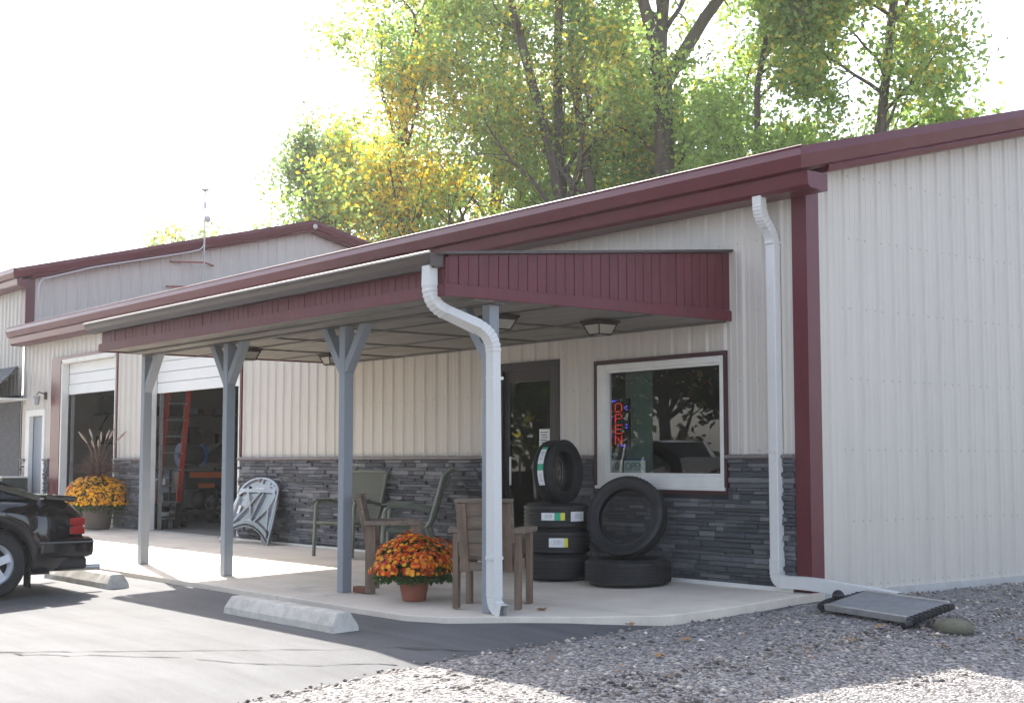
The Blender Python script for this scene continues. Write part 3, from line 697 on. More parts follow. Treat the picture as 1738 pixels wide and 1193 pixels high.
def tyre(label, loc, R, W, r, grooves, rot=(0,0,0), group=None, blocks=False):
    t = thing('tyre', label, 'tyre', loc, 0, group); t.rotation_euler = rot
    tyre_mesh(R, W, r, grooves).build('carcass', TYRE, t, smooth=True, world=False)
    if blocks:
        mb = MB(); n = 60
        for k in range(n):
            for q in range(-2, 3):
                a = 2*PI*(k+.5*(q%2))/n; c = W*.145*q
                p = Vector((math.cos(a),math.sin(a),0)); tt = Vector((-math.sin(a),math.cos(a),0))
                mb.beam(p*(R+.0015)+tt*.004+Vector((0,0,c-.012)), p*(R+.0015)-tt*.004+Vector((0,0,c+.012)), .012, .006, p)
        mb.build('tread_blocks', TYRE, t, world=False, kind='stuff')
    for sgn in (-1,1):
        MB().lathe([(r+.02,sgn*W*.5),(r+.035,sgn*W*.512),(r+.04,sgn*W*.5)],48).build('bead_ring', TYRE, t, smooth=True, world=False)
    return t
def sticker(t, R, a0, a1, z0, z1, segs, lift=.004):
    for (f0, f1, m) in segs:
        mb = MB(); n = 6; A0, A1 = a0+(a1-a0)*f0, a0+(a1-a0)*f1
        V = []
        for i in range(n+1):
            a = A0+(A1-A0)*i/n
            for z in (z0,z1): V.append(((R+lift)*math.cos(a),(R+lift)*math.sin(a),z))
        mb.add(V, [(2*i,2*i+2,2*i+3,2*i+1) for i in range(n)]); s = mb.build('sticker', m, t, world=False)
        if m is PAPER:
            mk = MB(); rr = random.Random(int(a0*100)+int(f0*10))
            for i in range(7):
                a = A0+(A1-A0)*(.3+.08*i); da = .004+.004*rr.random(); l2 = lift+.0015
                mk.add([((R+l2)*math.cos(a),(R+l2)*math.sin(a),z0+(z1-z0)*.25),((R+l2)*math.cos(a+da),(R+l2)*math.sin(a+da),z0+(z1-z0)*.25),((R+l2)*math.cos(a+da),(R+l2)*math.sin(a+da),z0+(z1-z0)*.8),((R+l2)*math.cos(a),(R+l2)*math.sin(a),z0+(z1-z0)*.8)], [(0,1,2,3)])
            mk.build('barcode', INK, s, world=False)
SX, SY, SR, SW = -2.43, -.63, .312, .232
sb = sz(SY)
ca = math.atan2(-9.25-SY, 7.88-SX)
GT = 'tyres stacked by the door'
t1 = tyre('plain black tyre at the bottom of the stack of three', (SX,SY,sb+SW*.52), SR, SW, .19, 4)
t2 = tyre('black tyre with white and yellow label in the middle of the stack', (SX-.015,SY+.01,sb+SW*1.56), SR*.99, SW, .19, 4)
t3 = tyre('black tyre with green and yellow label on top of the stack', (SX-.02,SY,sb+SW*2.60), SR*1.02, SW, .19, 4)
sticker(t2, SR*.99, ca-.28, ca+.30, -.045, .04, ((0,.8,PAPER),(.8,1,YELST)))
sticker(t3, SR*1.02, ca-.47, ca+.24, -.035, .035, ((0,.56,PAPER),(.56,.82,GREENST),(.82,1,YELST)))
sticker(t3, SR*1.02, ca+.42, ca+.90, -.045, .045, ((0,1,PAPER),))
# upright tyre on the stack: axle direction roughly toward the camera's right
ax = Vector((.95,.28,.04)).normalized()
q = ax.to_track_quat('Z','Y').to_euler()
t4 = tyre('upright black tyre with a long green and white label balanced on the stack', (SX-.02,SY+.02,sb+SW*3.12+.30), .303, .215, .19, 4, rot=tuple(q))
# label on its tread, facing the camera side
Mi = ax.to_track_quat('Z','Y').to_matrix().inverted(); cdir = Mi @ Vector((.28,-.95,.12)); ca4 = math.atan2(cdir.y, cdir.x)
sg = 1 if (Mi @ Vector((0,0,1))).dot(Vector((-math.sin(ca4),math.cos(ca4),0))) > 0 else -1
sticker(t4, .303, ca4-sg*.55, ca4+sg*.75, -.035, .03, ((0,.36,PAPER),(.36,.52,GREENST),(.52,.92,PAPER),(.92,1,GREENST)))
TX, TY, TR, TW = -1.56, -.53, .39, .225
tb = sz(TY)
t5 = tyre('wide worn tyre lying flat beneath the leaning one', (TX,TY,tb+TW*.53), TR, TW, .26, 4, blocks=True)
ax = Vector((.40,-.86,.30)).normalized(); q = ax.to_track_quat('Z','Y').to_euler()
t6 = tyre('wide worn tyre leaning on the stone wall atop the flat one', (TX-.17,TY+.15,tb+TW*1.06+.362), .378, .175, .262, 4, rot=tuple(q), blocks=True)

# wooden chairs: local frame, +y = facing, origin on the floor under the seat
def wood_chair(name, label, loc, rz):
    c = thing(name, label, 'chair', loc, rz)
    W2, D = .255, .40
    for sx in (-1,1):
        MB().box(sx*W2-.022,sx*W2+.022,-D/2-.045,-D/2+.045,0,.60).build('leg', WOOD, c, world=False, bev=.004)
        MB().box(sx*W2-.022,sx*W2+.022,D/2-.045,D/2+.045,0,.60).build('leg', WOOD, c, world=False, bev=.004)
        MB().box(sx*W2-.06,sx*W2+.06,-D/2-.06,D/2+.05,.602,.64).build('armrest', WOODH, c, world=False, bev=.005)
        MB().box(sx*(W2-.045)-.018,sx*(W2-.045)+.018,-D/2-.02,D/2+.02,.30,.39).build('side_rail', WOODH, c, world=False, bev=.003)
    for k in range(4): MB().box(-W2+.05,W2-.05,-D/2+.02+k*.11,-D/2+.12+k*.11,.392,.415).build('seat_slat', WOODH, c, world=False, bev=.003)
    tilt = Matrix.Rotation(math.radians(12), 3, 'X')
    def T(v): p = tilt @ Vector((v[0], v[1], v[2]-.40)); return (p.x, p.y-D/2+.0, p.z+.40)
    def tb(*a):
        mb = MB().box(*a); mb.v = [T(v) for v in mb.v]; return mb
    for sx in (-1,1): tb(sx*.18-.035,sx*.18+.035,-.045,-.02,.30,.86).build('back_post', WOOD, c, world=False, bev=.003)
    for k in range(4): tb(-.235,.235,-.018,.004,.42+k*.112,.527+k*.112).build('back_slat', WOODH, c, world=False, bev=.003)
    tb(-.24,.24,-.05,.012,.868,.89).build('back_cap', WOODH, c, world=False, bev=.003)
    MB().box(-W2+.046,W2-.046,-D/2-.02,-D/2+.015,.30,.37).build('rear_rail', WOODH, c, world=False, bev=.003)
    return c
# B: seen from behind; legs measured at (-1.31,-2.63),(-.86,-2.33),(-1.56,-2.36),(-1.1,-2.0)
wood_chair('wooden_chair', 'weathered wooden armchair seen from behind, next to the white downspout post', (-1.21,-2.34,sz(-2.34)), math.atan2(-(-.62),.78))
wood_chair('wooden_chair', 'weathered wooden armchair side-on behind the orange flowers', (-2.86,-2.22,sz(-2.22)), math.atan2(-.60,.80))
# metal patio chairs
def patio_chair(label, loc, rz):
    c = thing('patio_chair', label, 'chair', loc, rz)
    for sx in (-1,1):
        x = sx*.30
        MB().tube(fillet([(x,.28,0),(x,.26,.38),(x,.25,.60),(x,.18,.655),(x,-.05,.64),(x,-.24,.60)],.08,5),.022,8).build('leg', GREENM, c, smooth=True, world=False)
        MB().tube([(x,-.20,.42),(x,-.33,.0)],.020,8).build('leg', GREENM, c, smooth=True, world=False)
        MB().tube(fillet([(x*.9,.26,.40),(x*.9,.0,.37),(x*.9,-.22,.40),(x*.9,-.32,.75),(x*.9,-.38,.98),(x*.9,-.47,1.05)],.12,6),.022,8).build('seat_rail', GREENM, c, smooth=True, world=False)
        MB().box(x-.03,x+.03,-.02,.28,.655,.675).build('armrest', GREENM, c, world=False, bev=.006)
    MB().tube([(-.27,.26,.40),(.27,.26,.40)],.015,8).build('front_bar', GREENM, c, smooth=True, world=False)
    P = fillet([(0,.26,.405),(0,.0,.365),(0,-.20,.40),(0,-.30,.75),(0,-.37,1.0)],.12,6)
    V = []; F = []
    for i, p in enumerate(P):
        for q in (-.26,-.13,0,.13,.26): V.append((q, p[1], p[2]-.012*(1-(q/.26)**2)))
    for i in range(len(P)-1):
        for k in range(4): F.append((i*5+k, i*5+k+1, i*5+5+k+1, i*5+5+k))
    MB().add(V, F).build('sling', SLING, c, smooth=True, world=False)
    MB().tube([(-.27,-.375,1.0),(.27,-.375,1.0)],.014,8).build('top_bar', GREENM, c, smooth=True, world=False)
    return c
patio_chair('sage green mesh patio chair facing out from the stone wall', (-6.46,-.52,sz(-.5)), math.atan2(-.3,-.95))
patio_chair('sage green patio chair turned sideways behind the wooden armchair', (-4.85,-.72,sz(-.7)), math.atan2(.62,-.78))
# brick door stop
tag(MB().box(-3.03,-2.83,-2.56,-2.47,sz(-2.5),sz(-2.5)+.055).build('brick', BRICKM, bev=.006), 'single red brick lying between the grey post and wooden chair', 'brick')

# flowers
def leaf_cloud(rng, pts, size, cols, flat=0.):
    n = len(pts); P = np.asarray(pts)
    d = rng.normal(size=(n,3)); d /= np.linalg.norm(d,axis=1)[:,None]
    a = rng.normal(size=(n,3)); a -= d*(a*d).sum(1)[:,None]; a /= np.linalg.norm(a,axis=1)[:,None]; b = np.cross(d,a)
    s = (size*rng.uniform(.45,1.35,n))[:,None]
    V = np.stack([P-a*s*.5, P+b*s*.32+d*s*.06, P+a*s*.55, P-b*s*.32+d*s*.06], 1).reshape(-1,3)
    F = np.arange(4*n).reshape(-1,4); C = np.repeat(cols, 4, 0); return V, F, C
def mum(root, c, rx, rz_, zlow, cols, nfl, fl_r, seed):
    R = np.random.default_rng(seed); c = np.array(c)
    n = 2600; th = R.uniform(0,2*PI,n); ph = np.arccos(R.uniform(-.35,1,n)); rr = R.uniform(.55,.97,n)
    d = np.stack([np.sin(ph)*np.cos(th), np.sin(ph)*np.sin(th), np.cos(ph)],1)
    P = d*rr[:,None]*np.array([rx,rx,rz_])+np.array([0,0,zlow]); P[:,2] = np.maximum(P[:,2], zlow-.30*rz_)
    g = np.array([.035,.075,.02])*R.uniform(.6,1.5,(n,1)); V, F, C = leaf_cloud(R, P, .045, g)
    numesh('foliage', V, F, C, LEAF, root)
    V = []; Fq = []; C = []
    for i in range(nfl):
        t = R.uniform(0,2*PI); u = R.uniform(-.02,1); ph = math.acos(u)
        d = np.array([math.sin(ph)*math.cos(t), math.sin(ph)*math.sin(t), math.cos(ph)])
        lump = 1+.05*math.sin(3*t+seed)+.05*math.sin(7*ph+2*t)+.03*math.sin(9*t); p = d*np.array([rx,rx,rz_])*R.uniform(.90,1.04)*lump+np.array([0,0,zlow])
        nrm = d/np.array([rx,rx,rz_]); nrm /= np.linalg.norm(nrm); nrm = nrm + R.normal(0,.18,3) + np.array([0,0,.15]); nrm /= np.linalg.norm(nrm)
        a = np.cross(nrm,[.3,.5,.8]); a /= np.linalg.norm(a); b = np.cross(nrm,a)
        r_ = fl_r*R.choice([.45,.75,.9,1.0,1.15]); k = 9; base = len(V); cc = cols[R.integers(len(cols))]*R.uniform(.75,1.2)
        V.append(p+nrm*r_*.25); C.append(cc*np.array([1.1,1.3,1.0]))
        for j in range(2*k):
            an = PI*j/k; q = r_ if j % 2 == 0 else r_*.72
            V.append(p+(a*math.cos(an)+b*math.sin(an))*q+nrm*r_*(.12 if j % 2 else -.05)); C.append(cc)
        for j in range(2*k): Fq.append((base, base+1+j, base+1+(j+1)%(2*k)))
    o = numesh('blossoms', np.array(V), np.array(Fq), np.array(C), PETAL, root); o['kind'] = 'stuff'
mroot = thing('orange_mum', 'round orange chrysanthemum in a terracotta pot between the wooden chairs', 'flower pot', (-2.05,-2.55,sz(-2.55)))
MB().lathe([(.001,.004),(.098,.004),(.102,.02),(.132,.17),(.145,.17),(.148,.20),(.136,.203),(.128,.19),(.001,.17)],36).build('pot', TERRA, mroot, smooth=True, world=False)
oc = [np.array(c) for c in ((.72,.16,.012),(.78,.26,.015),(.60,.08,.012),(.45,.04,.015),(.8,.36,.03))]
mum(mroot, (0,0,0), .37, .31, .25, oc, 1500, .021, 5)
yroot = thing('yellow_mum_planter', 'large taupe pot of yellow chrysanthemums with purple fountain grass', 'flower pot', (-14.62,-.40,sz(-.4)))
MB().lathe([(.001,.004),(.19,.004),(.2,.02),(.25,.34),(.262,.34),(.262,.38),(.24,.38),(.23,.34),(.001,.32)],36).build('pot', POTBR, yroot, smooth=True, world=False)
yc = [np.array(c) for c in ((.80,.36,.010),(.70,.25,.01),(.85,.45,.02))]
mum(yroot, (0,0,0), .54, .46, .42, yc, 1500, .027, 6)
R = random.Random(3); mb = MB(); plumes = MB()
for i in range(170):
    a = R.uniform(0,2*PI); l = R.uniform(.45,.85); sp = R.uniform(.1,.45); p0 = (R.uniform(-.08,.08),R.uniform(-.08,.08),.75)
    P = [(p0[0]+math.cos(a)*sp*t*t*1.1, p0[1]+math.sin(a)*sp*t*t*1.1, .72+l*(t-.42*t*t*(sp/.3))) for t in (0,.35,.7,1)]
    mb.tube(P, [.006,.005,.004,.001], 3, cap=False)
mb.build('grass_blades', mat('purple_grass', (.11,.05,.04), .7, 0, .4, 9), yroot, world=False, kind='stuff')
for i in range(9):
    a = i*.7+R.uniform(-.3,.3); sp = R.uniform(.2,.5); h = R.uniform(.75,1.05)
    P = [Vector((math.cos(a)*sp*t*t, math.sin(a)*sp*t*t, .75+h*(t-.25*t*t*sp))) for t in (0,.3,.6,.8,.9,1)]
    s = MB().tube(P[:4], .004, 4, cap=False).build('plume', mat('grass_stem', (.25,.16,.1), .7), yroot, world=False)
    MB().tube([P[3],(P[3]+P[4])/2,P[4],(P[4]+P[5])/2,P[5]], [.006,.018,.02,.016,.004], 7).build('seed_head', mat('plume_pale', (.42,.33,.26), .9, 0, .2, 60, bump=1, bscale=200), s, smooth=True, world=False)

# car hood leaning on the stone wall: local u (across, +x), v (up the panel)
hd = thing('car_hood', 'bare silver car hood propped upright against the stone wall', 'car hood', (-9.36,-.42,sz(-.42)), math.radians(4)); hd.scale = (.84,1,1)
def hp(u, v, d=0):                               # panel plane tilted back to the wall
    a = math.radians(20); bul = .03*(1-(u/.75)**2)
    return (u, v*math.sin(a)-(d+bul)*math.cos(a), .0+v*math.cos(a)+(d+bul)*math.sin(a)*.3)
def houtline(n=26):
    L = []
    L.append((-.76,.0))
    L += [(-.72,.30),(-.66,.58)]
    for i in range(n+1):
        a = PI-PI*i/n; L.append((.62*math.cos(a)*1.0, .66+.30*math.sin(a)**.8 if math.sin(a) > 0 else .66))
    L += [(.66,.58),(.72,.30),(.76,.0)]
    for i in range(1, 14):
        t = i/14; u = .76-1.52*t; L.append((u, .24*(1-(u/.76)**2)))
    return L
ol = houtline(); n = len(ol); cen = (0,.5)
V = []; F = []
rings = [1.0,.985,.93,.90]; deps = [0,.018,.018,-.012]
for k, (q, d) in enumerate(zip(rings, deps)):
    for u, v in ol: V.append(hp(cen[0]+(u-cen[0])*q, cen[1]+(v-cen[1])*q, d))
for k in range(len(rings)-1):
    for i in range(n): F.append((k*n+i, k*n+(i+1)%n, (k+1)*n+(i+1)%n, (k+1)*n+i))
inner = [(cen[0]+(u-cen[0])*.90, cen[1]+(v-cen[1])*.90) for u, v in ol]
for q in (.6,.3,.02):
    b = len(V)
    for u, v in inner: V.append(hp(cen[0]+(u-cen[0])*q, cen[1]+(v-cen[1])*q, -.012))
    pb_ = b-n
    for i in range(n): F.append((pb_+i, pb_+(i+1)%n, b+(i+1)%n, b+i))
MB().add(V, F).build('panel', SILVER, hd, smooth=True, world=False)
def hrib(a, b, w, nm='rib'):
    mb = MB(); N_ = 10; a = Vector(a); b = Vector(b); t = (b-a).normalized(); s = Vector((-t.y,t.x)); V = []; F = []
    for i in range(N_+1):
        c = a+(b-a)*i/N_
        for o, d in ((-w,-.014),(-w*.55,.022),(w*.55,.022),(w,-.014)): p = c+s*o; V.append(hp(p.x,p.y,d))
    for i in range(N_):
        for k in range(3): F.append((i*4+k,i*4+k+1,i*4+5+k,i*4+4+k))
    mb.add(V, F).build(nm, SILVER, hd, smooth=True, world=False)
hrib((-.60,.22),(-.10,.56),.035); hrib((-.10,.56),(.12,.28),.032); hrib((-.30,.74),(-.10,.56),.032); hrib((-.10,.56),(.10,.74),.03)
hrib((.12,.28),(.46,.52),.035); hrib((.46,.52),(.54,.70),.035); hrib((.05,.30),(.20,.72),.022); hrib((.46,.52),(.60,.22),.03)
hrib((-.62,.26),(-.54,.66),.04); hrib((.66,.2),(.60,.62),.04); hrib((-.52,.76),(.52,.76),.045); hrib((-.56,.70),(-.30,.80),.03); hrib((.3,.80),(.56,.70),.03)
N_ = 20; V = []; F = []
for i in range(N_+1):
    u = -.66+1.32*i/N_; vv = .235*(1-(u/.76)**2)+.07
    for o, d in ((-.035,-.012),(-.02,.028),(.03,.028),(.045,-.014)): V.append(hp(u,vv+o,d))
for i in range(N_):
    for k in range(3): F.append((i*4+k,i*4+k+1,i*4+5+k,i*4+4+k))
MB().add(V, F).build('cowl_flange', SILVER, hd, smooth=True, world=False)
def hdisc(u, v, r, m, nm):
    mb = MB(); pts = [hp(u+r*math.cos(2*PI*k/12), v+r*.9*math.sin(2*PI*k/12), .0215) for k in range(12)]
    mb.prism(pts, Vector((0,-.004,.001))).build(nm, m, hd, world=False)
hdisc(0,.905,.035,BLACKM,'latch'); hdisc(.34,.86,.02,BLACKM,'bump_stop')
bpts = [hp(-.45,.42,0),hp(-.38,.42,0),hp(-.38,.54,0),hp(-.45,.54,0)]
MB().prism(bpts, Vector((0,-.012,.003))).build('label_tag', PAPER, hd, world=False)
tag(MB().box(-9.2,-9.06,-.24,-.15,sz(-.2),.14).build('wood_block', mat('grey_block', (.36,.35,.33), .8, 0, .15, 9), bev=.004), 'pale short block standing under the leaning silver hood', 'block')

# ------------------------------------------------------------------ parking stops, radiator, rock, leaves
def stop(label, x0, x1, yf):
    z = gz((x0+x1)/2, yf)
    mb = MB(); n = 12; prof = [(0,0),(.005,.06),(.055,.145),(.17,.145),(.225,.06),(.23,0)]
    rr = random.Random(int(x0*10)); V = []; F = []
    for i in range(n+1):
        x = x0+(x1-x0)*i/n
        e = .05 if i in (0,n) else 0
        for k, (o, u) in enumerate(prof): V.append((x+(rr.uniform(-.006,.006) if 0 < i < n else 0)+ (e*(u/.145)*(1 if i == 0 else -1)), yf+o+rr.uniform(-.004,.004), z-.02+u*1.12+rr.uniform(-.003,.003)))
    m_ = len(prof)
    for i in range(n):
        for k in range(m_-1): F.append((i*m_+k,(i+1)*m_+k,(i+1)*m_+k+1,i*m_+k+1))
    F.append(tuple(range(m_))); F.append(tuple(n*m_+k for k in range(m_))[::-1])
    o = mb.add(V, F).build('parking_stop', STOPC, bev=.012); tag(o, label, 'parking stop', 'concrete parking stops')
    return o
stop('pale concrete parking stop lying alone in the porch shadow', -3.0, -1.17, -3.86)
stop('pale concrete parking stop behind the black car', -7.5, -5.66, -3.80)
rd = thing('radiator', 'aluminium car radiator with black end tanks lying on the gravel', 'radiator', (1.2,-.5,-.08))
A = Vector((.78,-.60,-.045)); B = Vector((1.66,-.77,-.055)); U = (B-A); Dp = Vector((.06,.42,.085)); N3 = U.cross(Dp).normalized()
if N3.z < 0: N3 = -N3
MB().prism([A,B,B+Dp,A+Dp], N3*.035).build('core', mat('radiator_core', (.33,.35,.37), .42, .7, .1, 40, bump=.8, bscale=400, dirt=(.16,.14,.12,.5), dscale=5), rd, bev=.002)
for s_, e_ in ((A,B),(A+Dp,B+Dp)): MB().beam(s_+N3*.018-U*.0,e_+N3*.018,.03,.048,N3).build('side_channel', STEEL, rd, bev=.002)
fin = MB()
for k in range(60):
    p = A+U*((k+.5)/60); fin.beam(p+N3*.0365, p+Dp+N3*.0365, .004, .003, N3)
fin.build('fins', STEEL, rd, kind='stuff')
for p, sgn in ((A,-1),(B,1)):
    u_ = U.normalized()*sgn
    MB().beam(p+u_*.03+N3*.01-Dp*.03, p+u_*.03+N3*.01+Dp*1.03, .046, .046, N3).build('end_tank', BLACKM, rd, bev=.012)
    for k in range(9): MB().beam(p+u_*.03+N3*.012+Dp*(.06+.1*k), p+u_*.03+N3*.012+Dp*(.085+.1*k), .050, .052, N3).build('tank_rib', BLACKM, rd)
MB().tube([B+U.normalized()*.05-Dp*.05, B+U.normalized()*.05-Dp*.22],.028,12).build('hose_neck', BLACKM, rd, smooth=True)
MB().tube(fillet([A-U.normalized()*.04, A-U.normalized()*.13+Dp*.1, A-U.normalized()*.16+Dp*.4, A-U.normalized()*.05+Dp*.8],.08,5),.028,10).build('hose', DARK, rd, smooth=True)
MB().sphere(tuple(A-U.normalized()*.12+Dp*.55+Vector((0,0,.03))),.05,8).build('bracket', BLACKM, rd)
def rock(name, label, c, r, sc, m, seed):
    mb = MB().sphere((0,0,0), r, 12, sc); rr = random.Random(seed)
    vv = []
    for v in mb.v:
        k = 1+.14*math.sin(9*v[0]+seed)*math.cos(11*v[1])+rr.uniform(-.03,.03); vv.append((c[0]+v[0]*k,c[1]+v[1]*k,c[2]+v[2]*k))
    mb.v = vv; o = mb.build(name, m, smooth=True); return tag(o, label, 'stone')
rock('mossy_stone', 'low moss-green stone lying at the end of the radiator', (1.93,-.60,-.085), .15, (1,.7,.42), mat('moss_stone', (.14,.135,.095), .9, 0, .3, 12, bump=.8), 2)
LEAFD = mat('dry_leaf', (.32,.19,.09), .8, 0, .3, 30)
rr = random.Random(21)
for i, (x, y) in enumerate(((1.75,-1.55),(.95,-2.3),(2.35,-.45),(2.2,-1.1),(1.3,-2.9),(.15,-2.1),(2.6,.2),(-1.4,-2.2),(-.7,-2.25),(1.55,-.95))):
    z = (sz(y) if x < .1 else gz(x,y)+.018)+.004
    P = [Vector((.055*math.cos(a)*(1 if k % 2 else .55),.045*math.sin(a)*(1 if k % 2 else .55),.012*rr.uniform(-1,1)+.008)) for k, a in enumerate([2*PI*j/10 for j in range(10)])]
    rot = Matrix.Rotation(rr.uniform(0,6),3,'Z'); mb = MB(); mb.add([rot@p+Vector((x,y,z)) for p in P]+[Vector((x,y,z+.003))], [(j,(j+1)%10,10) for j in range(10)])
    tag(mb.build('fallen_leaf', LEAFD), 'small dry brown leaf fallen on the ground', 'leaf', 'fallen leaves on gravel and slab')

# ------------------------------------------------------------------ window display
sg_ = thing('open_sign', 'black LED sign with red stacked OPEN letters in the window', 'sign', (-2.31,.06,1.5))
bx('board', BLACKM, sg_, -2.45,-2.17,.062,.085,1.235,1.72)
FONT = {'O':['01110','10001','10001','10001','10001','10001','01110'],'P':['11110','10001','10001','11110','10000','10000','10000'],'E':['11111','10000','10000','11110','10000','10000','11111'],'N':['10001','11001','10101','10101','10011','10001','10001']}
for i, ch in enumerate('OPEN'):
    lt = MB()
    for rI, row in enumerate(FONT[ch]):
        for cI, b in enumerate(row):
            if b == '1': lt.sphere((-2.365+cI*.0235, .058, 1.672-i*.107-rI*.0135), .0046, 4)
    lt.build('letter', LEDR, sg_)
dots = MB()
for x, z in ((-2.40,1.70),(-2.37,1.70),(-2.20,1.64),(-2.20,1.61),(-2.42,1.55),(-2.42,1.52),(-2.20,1.46),(-2.20,1.43),(-2.42,1.37),(-2.42,1.34),(-2.27,1.255),(-2.24,1.255)): dots.sphere((x,.058,z),.007,4)
dots.build('accent_lights', LEDB, sg_)
RXm = Matrix.Rotation(PI/2,4,'X')
pl = thing('open_plate', 'white licence-plate style OPEN sign at the window bottom', 'sign', (-2.08,.05,1.06))
bx('plate', PAPER, pl, -2.235,-1.925,.05,.054,.985,1.125)
bx('band', BLUE, pl, -2.235,-1.925,.048,.0495,1.11,1.125)
text_mesh('lettering','OPEN',.105,mat('plate_blue_grey', (.20,.26,.34), .6),pl,Matrix.Translation((0,-.003,-.012))@RXm)
ns = thing('smoking_sign', 'small no-smoking notice at the lower window corner', 'sign', (-2.33,.05,1.05))
bx('card', mat('card_grey', (.45,.45,.43), .7), ns, -2.415,-2.25,.05,.053,.985,1.115)
MB().lathe([(.026,-.001),(.034,-.001),(.034,.001),(.026,.001)],20,axis='y',c=(-2.333,.048,1.055),closed=True).beam((-2.353,.047,1.075),(-2.313,.047,1.035),.006,.002,(0,1,0)).build('prohibition_ring', INK, ns)
nf = thing('membership_sticker', 'small black sticker with white lettering low in the window', 'sticker', (-2.36,.03,1.17))
bx('card', INK, nf, -2.43,-2.29,.03,.033,1.14,1.20)
text_mesh('lettering','NFIB',.045,PAPER,nf,Matrix.Translation((.015,-.002,0))@RXm)
sl = thing('string_lights', 'string of tiny coloured bulbs hung round the window glass', 'string lights', (-1.6,.04,1.95))
rr = random.Random(5); P = [(-2.38,.04,1.93)]
for i in range(1, 22): P.append((-2.38+1.48*i/21,.04,1.90+.05*math.sin(i*1.3)+rr.uniform(-.025,.025)))
MB().tube(P,.0022,4,cap=False).build('wire', BLACKM, sl)
for i, p in enumerate(P[::1]): MB().sphere((p[0],.036,p[2]-.012),.0032,4).build('bulb', BULB if i % 3 else LEDR, sl)
for i in range(12): MB().sphere((-2.385 if i % 2 else -.9,.036,1.02+.075*i),.003,4).build('bulb', BULB, sl)
for i in range(14): MB().sphere((-2.36+.108*i,.036,1.0+rr.uniform(0,.01)),.003,4).build('bulb', BULB if i % 2 else LEDR, sl)
cl_ = thing('ceiling_light', 'white fluorescent strip light on the office ceiling', 'light', (-2.4,1.5,2.6))
bx('housing', PALE, cl_, -3.1,-1.75,1.42,1.58,2.56,2.645); MB().tube([(-3.05,1.5,2.545),(-1.8,1.5,2.545)],.018,8).build('tube', TUBE, cl_)

